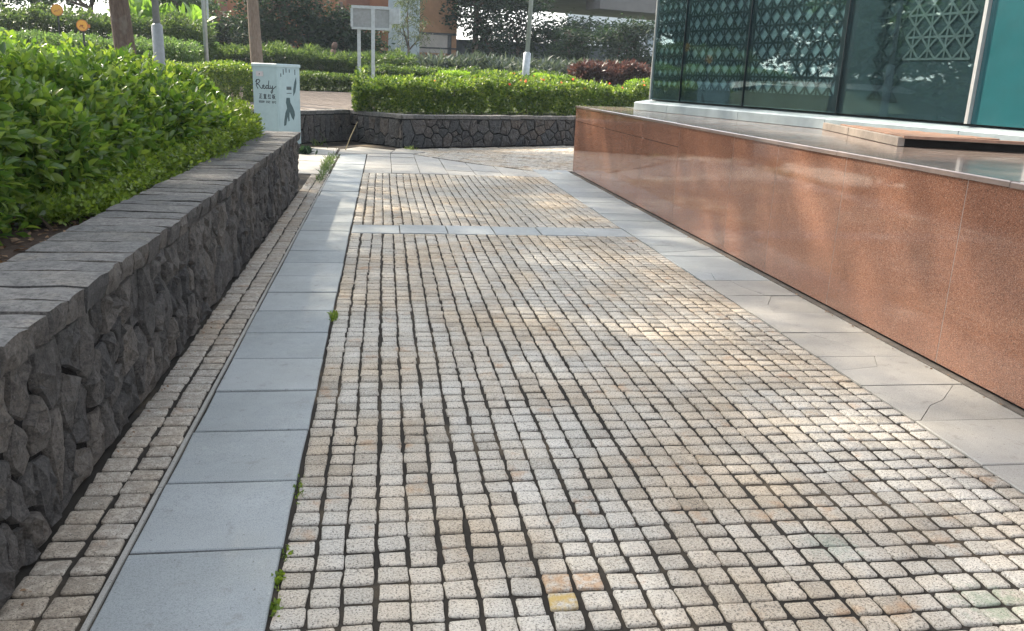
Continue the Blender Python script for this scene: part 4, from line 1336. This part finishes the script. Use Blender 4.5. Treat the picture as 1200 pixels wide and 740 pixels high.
tree('dense_tree', 'tall dark tree right of the orange shed', 3.9, 38.5, 6.5, .16, [(0, 0, 3.2, 1.3, 1.2, 1.3), (-.7, 0, 4.4, 1.2, 1.1, 1.0), (.6, 0, 1.6, .9, .9, .8), (1.0, 0, 4.3, 1.0, 1.0, .8), (.9, 0, .8, .9, .8, .6)], .20, MAT['leaf_dark'], MAT['bark'], 85, 9000, G, clump=.22)
tree('airy_tree', 'airy dark tree with white sky showing through left of the lamp', 5.9, 39.5, 6.5, .10, [(0, 0, 2.4, 1.1, .9, .8), (-.8, 0, 3.4, .9, .9, .6), (.5, 0, 3.5, 1.0, .9, .6), (0, 0, 1.4, .9, .7, .5)], .20, MAT['leaf_dark'], MAT['bark'], 86, 3800, G, clump=.24, fork=2.0)
tree('dense_tree', 'feathery olive tree right of the leaning lamp post', 7.5, 36, 4.5, .09, [(0, 0, 1.4, .95, .9, .7), (-.5, 0, .9, .7, .7, .5), (.5, 0, 1.8, .8, .8, .5), (0, 0, 2.2, .6, .6, .3)], .15, MAT['leaf_dark'], MAT['bark'], 87, 3800, G, clump=.18)
tree('airy_tree', 'airy dark tree behind the feathery olive tree', 8.3, 40.5, 6, .10, [(0, 0, 2.5, 1.4, 1.0, .6), (-1.0, 0, 2.2, .9, .8, .5), (1.2, 0, 2.6, 1.1, .9, .5), (0, 0, 1.5, 1.2, .9, .4)], .20, MAT['leaf_dark'], MAT['bark'], 88, 4200, G, clump=.24, fork=1.8)
tree('dense_tree', 'dark layered tree beside the glass building', 9.9, 35.5, 5, .12, [(0, 0, 1.5, 1.2, .9, .55), (-.4, 0, 2.1, 1.2, .9, .45), (.6, 0, .9, .9, .8, .5), (.2, 0, 2.5, .9, .8, .35), (-.6, 0, .7, .9, .7, .5)], .18, MAT['leaf_dark'], MAT['bark'], 89, 6500, G, clump=.20)
tree('airy_tree', 'loose tree on the top of the bank behind the round signs', -10.0, 33, 6, .10, [(0, 0, 2.2, 1.6, 1.2, .8), (-1.6, 0, 1.8, 1.4, 1.1, .8), (1.4, 0, 2.5, 1.2, 1.0, .7), (0, 0, 3.6, 1.6, 1.2, .8), (-2.8, 0, 1.5, 1.3, 1.1, .8)], .17, MAT['leaf_mid'], MAT['bark'], 90, 5200, G, clump=.22, fork=1.2)
tree('airy_tree', 'loose tree behind the thick brown trunk', -10.2, 41, 7, .10, [(0, 0, 2.6, 1.6, 1.2, .8), (1.6, 0, 2.0, 1.2, 1.1, .7), (-.4, 0, 4.0, 1.6, 1.2, .9), (-2.0, 0, 3.0, 1.4, 1.1, .8)], .19, MAT['leaf_dark'], MAT['bark'], 91, 4200, G, clump=.24, fork=1.5)

tree('dense_tree', 'tall green tree behind the upper spreading hedge on the bank', -12.6, 36, 7, .13, [(0, 0, 2.2, 2.0, 1.3, 1.2), (2.2, 0, 2.4, 1.6, 1.2, 1.1), (-1.8, 0, 2.4, 1.6, 1.2, 1.2), (.6, 0, 4.2, 2.0, 1.3, 1.0), (2.8, 0, 4.0, 1.5, 1.2, .9)], .2, MAT['leaf_mid'], MAT['bark'], 92, 8500, G, clump=.24, fork=1.2)
tree('dense_tree', 'broad green tree at the foot of the bank behind the thin pole', -9.2, 37.5, 6, .12, [(0, 0, 1.8, 1.6, 1.2, 1.0), (1.4, 0, 1.6, 1.1, 1.0, .9), (-.6, 0, 3.2, 1.5, 1.2, .9), (1.0, 0, 3.0, 1.0, 1.0, .8)], .19, MAT['leaf_mid'], MAT['bark'], 93, 5200, G, clump=.22, fork=1.2)

def big_crown(sc):
    return [(0, 0, 7*sc, 4*sc, 4*sc, 3*sc), (3*sc, 0, 9*sc, 3.5*sc, 3.5*sc, 2.6*sc), (-3*sc, 1, 9*sc, 3.5*sc, 3.5*sc, 2.6*sc), (0, -1, 12.5*sc, 3.6*sc, 3.6*sc, 2.6*sc), (1, 2, 4*sc, 3.2*sc, 3*sc, 1.8*sc), (-3.4*sc, 0, 5*sc, 2.8*sc, 2.8*sc, 1.8*sc)]
for k, (x, y, sc) in enumerate(((-24, 46, 1.1), (-33, 38, 1.1), (-15, 54, 1.15), (-40, 27, 1.1), (-6, 62, 1.1), (-44, 14, 1.1), (-34, 52, 1.2))):  # tall trees added, mostly out of view, to keep bright sky off the glass
    tree('reflection_tree', 'tall broad tree added well behind the bank for the glass to reflect', x, y, 15*sc, .35, big_crown(sc), .5, MAT['leaf_mid'], MAT['bark'], 110+k, 5200, 'tall trees added for the glass to reflect', clump=.7, fork=4.5*sc)

for k, (x, y, sc) in enumerate(((-15, 19, 1.0), (-17.5, 24, 1.2), (-20, 30, 1.3), (-17, 14.5, 1.0), (-15.5, 32, 1.1), (-22, 21, 1.3), (-19, 9.5, 1.1), (-21, 36, 1.3), (-18.5, 19, 1.3), (-20.5, 26, 1.5), (-19, 33, 1.5), (-24, 30, 1.6), (-24, 16, 1.5))):  # bush belt added out of view to fill the open gap in the reflections
    tree('reflection_bush', 'big rounded bush added beyond the hedges for the glass to reflect', x, y, 4*sc, .10, [(0, 0, 1.2*sc, 1.9*sc, 1.9*sc, 1.2*sc), (1.1*sc, .6, 2.6*sc, 1.5*sc, 1.5*sc, 1.1*sc), (-1.0*sc, -.4, 2.6*sc, 1.5*sc, 1.5*sc, 1.1*sc), (0, 0, 3.8*sc, 1.4*sc, 1.4*sc, 1.0*sc)], .36, MAT['leaf_mid'], MAT['bark'], 130+k, 5200, 'big bushes added for the glass to reflect', clump=.34, fork=.8)

# ------------------------------------------------------------------ lamp posts, poles, signs
def lamp(label, x, y, H1, H2, r1, r2, lean=(0, 0), mat='steel', z0=None):
    z = ground_z(x, y) if z0 is None else z0
    root = tag(empty('lamp_post', (x, y, z)), label, 'lamp post')
    root.rotation_euler = (lean[1], lean[0], 0)
    mb = MB(); mb.tube([(0, 0, -.1), (0, 0, H1-.03), (0, 0, H1)], [r1, r1*.97, r1*.6], 12); mb.build('sleeve', MAT[mat], root, smooth=True)
    mb = MB(); mb.tube([(0, 0, H1-.01), (0, 0, H2)], [r2, r2*.7], 10); mb.build('pole', MAT[mat], root, smooth=True)
    mb = MB(); mb.tube([(0, 0, H2-.02), (.12, -.1, H2+.22), (.75, -.7, H2+.34)], [r2*.66, r2*.6, r2*.55], 8); mb.build('arm', MAT[mat], root, smooth=True)
    mb = MB(); mb.bevel_prism([(.62, -.82), (.95, -1.1), (1.05, -.98), (.74, -.62)], H2+.30, H2+.41, .03); mb.build('lamp_head', MAT[mat], root)
    mb = MB(); mb.tube([(0, 0, -.06), (0, 0, .03)], [r1*1.9, r1*1.9], 12); mb.build('base_flange', MAT[mat], root)
    return root
lamp('grey lamp post with thicker sleeve rising from behind the broadleaf hedge', -3.32, 14.0, 2.06, 6.2, .083, .050, (-.01, 0), 'steel_dull', 0)
lamp('leaning pale grey lamp post behind the flowering hedge', 4.13, 26.0, 1.42, 6.4, .115, .072, (.035, 0), 'steel')

po = tag(empty('thin_pole', (-4.74, 25, ground_z(-4.74, 25))), 'thin white steel pole with side strip in front of the light green tree', 'pole')
mb = MB(); mb.tube([(0, 0, -.05), (0, 0, 5.5)], [.062, .05], 10); mb.build('pole', MAT['steel'], po, smooth=True)
mb = MB(); mb.box((.07, -.03, 1.75), (.115, .03, 5.2)); mb.build('side_strip', MAT['steel'], po)
mb = MB(); mb.tube([(0, 0, -.05), (0, 0, .03)], [.12, .12], 10); mb.build('base_flange', MAT['steel'], po)

sb = tag(empty('sign_board', (-.45, 26.4, ground_z(-.45, 26.4))), 'pale steel sign board on two posts seen from its back', 'sign')
g0 = ground_z(-.45, 26.4)
for x, y in ((-.28, .45), (.14, -.35)):
    mb = MB(); mb.box((x-.05, y-.05, -.05), (x+.05, y+.05, 3.28-g0)); mb.build('post', MAT['steel'], sb)
d = Vector((.42, -.80, 0)); 
def bar(name, a, b, z0, z1, th, mat):
    a = np.array(a); b = np.array(b); e = (b-a)/np.linalg.norm(b-a); nn = np.array([-e[1], e[0]])
    mb = MB(); mb.prism([tuple(a+nn*th), tuple(b+nn*th), tuple(b-nn*th), tuple(a-nn*th)], z0, z1); return mb.build(name, mat, sb)
A_, B_ = (-.46, .22), (.62, .16)
zb, zt = 2.70-g0, 3.28-g0
bar('board', A_, B_, zb+.035, zt-.035, .012, MAT['steel_dull'])
bar('top_rail', (A_[0]-.02, A_[1]), (B_[0]+.02, B_[1]), zt-.034, zt+.05, .05, MAT['steel'])
bar('bottom_rail', (A_[0]-.02, A_[1]), (B_[0]+.02, B_[1]), zb-.03, zb+.034, .05, MAT['steel'])
bar('end_rail', (A_[0]-.05, A_[1]), (A_[0]+.02, A_[1]), zb+.036, zt-.036, .045, MAT['steel'])
bar('end_rail', (B_[0]-.02, B_[1]), (B_[0]+.05, B_[1]), zb+.036, zt-.036, .045, MAT['steel'])
mb = MB(); mb.add([(.63, .0, zb+.18), (.63, .16, zt), (.95, -.10, zt-.02), (.76, -.06, zb+.30)], [(0, 1, 2, 3), (3, 2, 1, 0)]); 
mb = MB(); mb.prism([(.64, .14), (.92, -.06), (.90, -.09), (.62, .11)], zb+.16, zt); mb.build('side_wing', MAT['steel'], sb)

def round_sign(x, y, zc, rad, label, tail):
    g = ground_z(x, y)
    root = tag(empty('round_sign', (x, y, g)), label, 'sign', 'round orange garden signs')
    zc -= g
    def disc(r0, y0, y1, n=24):
        V = [(r0*math.cos(2*math.pi*i/n), y0, zc+r0*math.sin(2*math.pi*i/n)) for i in range(n)]+[(r0*math.cos(2*math.pi*i/n), y1, zc+r0*math.sin(2*math.pi*i/n)) for i in range(n)]
        F = [tuple(range(n)), tuple(range(n, 2*n))[::-1]]+[(i, n+i, n+(i+1) % n, (i+1) % n) for i in range(n)]
        m = MB(); m.add(V, F); return m
    disc(rad, -.012, .012).build('rim', MAT['sign_rim'], root)
    f = disc(rad*.86, -.018, -.0125).build('face', MAT['sign_orange'], root)
    m = MB(); rr = random.Random(int(x*10))
    for k in range(7 if tail else 4):
        a = rr.uniform(-.5, .5)*rad; b = rr.uniform(-.45, .45)*rad
        m.box((a-.016, -.021, zc+b-.016), (a+.016, -.0185, zc+b+.016))
    m.build('face_marks', MAT['sign_rim'], f)
    m = MB(); m.tube([(0, .03, -.05), (0, .03, zc+rad*.4)], .026, 8); m.build('post', MAT['frame'], root)
    if tail:
        m = MB(); m.prism([(rad*.95, -.01), (rad*1.35, 0), (rad*.95, .011)], zc-.05, zc+.03); m.build('pointer', MAT['sign_rim'], root)
round_sign(-8.74, 25.95, 2.76, .155, 'round orange sign on a dark post higher up the bank', False)
round_sign(-7.30, 23.3, 2.30, .135, 'round orange sign with small pointer lower on the bank', True)

fig = tag(empty('garden_figure', (-1.83, 32.2, .95)), 'small terracotta garden figure standing in the ferny shrubs', 'figure')
mb = MB(); mb.tube([(0, 0, 0), (0, 0, .5), (.02, 0, .85), (.05, 0, 1.12), (.08, 0, 1.25)], [.2, .18, .20, .15, .07], 10); mb.build('body', MAT['statue'], fig, smooth=True)
mb = MB(); mb.tube([(.06, 0, 1.24), (.09, 0, 1.34), (.12, 0, 1.44), (.12, 0, 1.50)], [.06, .10, .09, .04], 10); mb.build('head', MAT['statue'], fig, smooth=True)

# ------------------------------------------------------------------ buildings beyond the trees
def build_box(root, nm, a, b, mat):
    m = MB(); m.box(a, b); return m.build(nm, mat, root)
ob = tag(empty('orange_building', (-6, 52, 1.1)), 'orange brick building partly hidden behind the trees', 'building')
build_box(ob, 'wall', (-4.2, .0, 0), (9.0, 8, 9), MAT['orange_wall'])
build_box(ob, 'roof', (-4.6, -.4, 9.004), (9.4, 8.4, 9.4), MAT['concrete'])
for k in range(5):
    build_box(ob, 'wall_panel', (-3.9+k*2.6, -.10, 2.2), (-2.6+k*2.6, -.004, 8.6), MAT['orange_wall2'])
    w = build_box(ob, 'window', (-2.4+k*2.6, -.06, 5.2), (-1.4+k*2.6, -.004, 7.2), MAT['far_pane'])
    build_box(w, 'sill', (-2.5+k*2.6, -.16, 5.06), (-1.3+k*2.6, -.004, 5.195), MAT['concrete'])

cl = tag(empty('clad_hut', (.8, 38, 1.15)), 'grey corrugated metal hut behind the weeping tree', 'hut')
m = MB()
for k in range(13):
    m.box((-.62+k*.1, -.02 if k % 2 else -.05, .75), (-.52+k*.1, .05, 3.6))
m.build('corrugated_wall', MAT['corrugated'], cl)
build_box(cl, 'base_wall', (-.62, -.04, 0), (.68, .06, .746), MAT['darkwall'])
build_box(cl, 'wall', (-.60, .062, 0), (.66, 1.6, 3.6), MAT['darkwall'])
build_box(cl, 'roof', (-.75, -.2, 3.604), (.8, 1.8, 3.72), MAT['corrugated'])

sh = tag(empty('orange_shed', (2.2, 39.2, 1.15)), 'orange clad shed with a long pale window behind the trees', 'shed')
m = MB()
for k in range(12):
    m.box((-.85+k*.15, -.02 if k % 2 else -.035, 2.1), (-.70+k*.15, .04, 4.4))
m.build('cladding', MAT['shed_wall'], sh)
build_box(sh, 'wall', (-.84, .044, 0), (.94, 3, 4.4), MAT['shed_wall'])
build_box(sh, 'base_wall', (-.85, -.03, 0), (.95, .042, 1.2), MAT['orange_wall2'])
w = build_box(sh, 'window', (-.80, -.01, 1.25), (.55, .042, 2.0), MAT['shed_window'])
build_box(w, 'frame', (-.85, -.04, 2.0), (.95, -.004, 2.09), MAT['frame'])
build_box(w, 'frame', (-.85, -.04, 1.42), (.95, -.012, 1.48), MAT['frame'])
build_box(w, 'frame', (.55, -.04, 1.21), (.72, .042, 1.998), MAT['frame'])
build_box(sh, 'roof', (-1.0, -.2, 4.404), (1.1, 3.2, 4.5), MAT['concrete'])

dw = tag(empty('dark_boundary_wall', (9, 44, 1.15)), 'long dark grey boundary wall behind the airy trees', 'wall')
build_box(dw, 'wall', (-5.5, 0, 0), (3.1, .3, 1.95), MAT['darkwall'])
build_box(dw, 'coping', (-5.6, -.06, 1.954), (3.2, .36, 2.05), MAT['darkwall'])
build_box(dw, 'pillar', (2.7, -.12, 0), (3.0, -.004, 1.95), MAT['white_wall'])
for k in range(2):
    build_box(dw, 'light_slot', (-3.2+k*1.3, -.03, .95), (-2.3+k*1.3, -.004, 1.02), MAT['shed_window'])

ov = tag(empty('road_overpass', (5.6, 42, 1.1), .32), 'concrete road overpass crossing above the trees', 'overpass')
build_box(ov, 'deck', (-6, 0, 4.22), (46, 9, 5.2), MAT['concrete'])
build_box(ov, 'parapet', (-6, -.15, 4.9), (46, -.004, 6.1), MAT['concrete'])
build_box(ov, 'girder', (4.9, -.5, 3.80), (46, .8, 4.216), MAT['concrete'])
for x in (12.5, 28):
    m = MB(); m.tube([(x, 4, -.1), (x, 4, 4.215)], .8, 16); m.build('pier', MAT['concrete'], ov, smooth=True)

fb = tag(empty('far_tower', (26, 95, 1.15)), 'pale blue white tower far behind the trees', 'building')
build_box(fb, 'wall', (-6.5, 0, 0), (8, 12, 40), MAT['white_wall'])
build_box(fb, 'roof', (-6.7, -.2, 40.004), (8.2, 12.2, 40.6), MAT['concrete'])
for j in range(6):
    for k in range(5):
        build_box(fb, 'window', (-6.0+k*2.8, -.08, 1.2+j*3), (-4.0+k*2.8, -.004, 3.2+j*3), MAT['far_pane'])

# ------------------------------------------------------------------ weeds and litter in the joints
def tuft(x, y, n, h, label, name='weed_tuft', mat='leaf_low', z=-.01, seed=0, spread=.05, w=.12, tm=LEAF_STRAP, group=None, xs=None):
    r = np.random.default_rng(seed)
    root = tag(empty(name, (x, y, z)), label, 'weed', group)
    P = np.stack([r.normal(0, xs or spread*.6, n), r.normal(0, spread, n), np.zeros(n)], 1)
    D = unit(r.normal(0, .5, (n, 3))*np.array([1, 1, .3])+np.array([0, 0, .8]))
    V, F = leaf_arrays(P, D, h, w, tm, r)
    V[:, 2] = np.maximum(V[:, 2], .002)
    tag(link('blades', mesh_np('blades', V, F), MAT[mat], root), kind='stuff')
    m = MB()
    for k in range(3):
        i = r.integers(0, n); m.tube([(0, 0, 0), tuple(P[i]+D[i]*h*.5)], [.002, .001], 4)
    tag(m.build('stems', MAT['leaf_trim'], root), kind='stuff')
    return root
G2 = 'weeds along the slab joint'
tuft(-.90, 14.3, 520, .115, 'long grassy weed strip in the joint near the cabinet', 'weed_strip', 'leaf_fern', seed=1, spread=.75, w=.07, xs=.035)
tuft(-.90, 12.5, 90, .07, 'short grassy weed at the edge of the slab strip near the wall end', 'weed_strip', 'leaf_fern', seed=2, spread=.22, w=.08, xs=.03)
tuft(-1.45, 16.3, 70, .17, 'dark leafy weed clump beside the cabinet foot', 'weed_clump', 'leaf_dark', seed=3, spread=.10, w=.5, tm=LEAF6)
tuft(-.316, 5.28, 60, .042, 'small green weed tuft alone in the joint between slabs and cobbles', seed=4, spread=.04, xs=.012, w=.3)
for k, (yy, n) in enumerate(((2.36, 26), (2.22, 22), (2.50, 14), (2.90, 12), (2.98, 8))):
    tuft(-.312, yy, n, .024, ['leafy green weed sprig in the slab joint, largest of the row', 'low green weed sprig beside the largest sprig in the slab joint', 'small green weed sprig between larger sprigs and a slab corner', 'thin green weed sprig alone beside a slab edge and dirty cobbles', 'few tiny green leaves poking from the slab joint past the thin sprig'][k], seed=10+k, spread=.03, xs=.007, w=.55, tm=LEAF6, group=G2)
tuft(.55, 17.75, 40, .10, 'low green weed at the foot of the retaining wall corner', seed=20, spread=.10, w=.15)
tuft(-1.35, 18.2, 16, .16, 'sparse green weed at the foot of the retaining wall beside the cabinet', seed=21, spread=.08, w=.14, mat='leaf_trim')
st = tag(empty('dry_stalk', (-.75, 17.2, 0)), 'pale dry stalk leaning before the retaining wall', 'stalk')
m = MB(); m.tube([(0, 0, -.01), (.10, 0, .25), (.24, .05, .55)], [.012, .010, .006], 5); m.build('stalk', MAT['straw'], st)
m = MB(); m.tube([(-.35, .3, .0), (-.42, .3, .2), (-.55, .3, .38)], [.007, .006, .004], 5); m.build('stalk', MAT['leaf_fern'], st)

r = np.random.default_rng(90)
def litter(name, label, pts, size, par_label_cat='dry leaf', z=.004):
    o_pts = np.array(pts, float); n = len(o_pts)
    D = unit(r.normal(0, 1, (n, 3))*np.array([1, 1, .15]))
    V, F = leaf_arrays(o_pts, D, size, .55, LEAF2, r, 1.5)
    o = link(name, mesh_np(name, V, F), MAT['dry'])
    return tag(o, label, par_label_cat, kind='stuff')
n = 900
y = r.uniform(2.6, 6.5, n); x = -1.5-r.uniform(0, .8, n)
litter('leaf_litter', 'brown leaf litter scattered on the soil below the hedge', np.stack([x, y, .592+r.uniform(0, .012, n)], 1), .045)
n = 150
y = r.uniform(2, 13, n); x = 3.075-np.abs(r.normal(0, .018, n))
litter('leaf_litter', 'fine brown debris along the foot of the granite wall', np.stack([x, y, .010+r.uniform(0, .012, n)], 1), .022)
n = 130
y = r.uniform(2, 12, n); x = -1.045+np.abs(r.normal(0, .02, n))
litter('leaf_litter', 'fine brown debris along the foot of the stone wall', np.stack([x, y, .006+r.uniform(0, .010, n)], 1), .02)

# ------------------------------------------------------------------ light summer haze
t = NT('haze_air')
pv = t.n('ShaderNodeVolumePrincipled')
pv.inputs['Color'].default_value = (.80, .90, 1.0, 1)
pv.inputs['Density'].default_value = .0009
pv.inputs['Anisotropy'].default_value = .2
t.l(pv.outputs[0], t.out.inputs['Volume'])
mb = MB(); mb.box((-70, -20, -1.2), (70, 120, 46))
tag(mb.build('haze', t.m), kind='stuff')
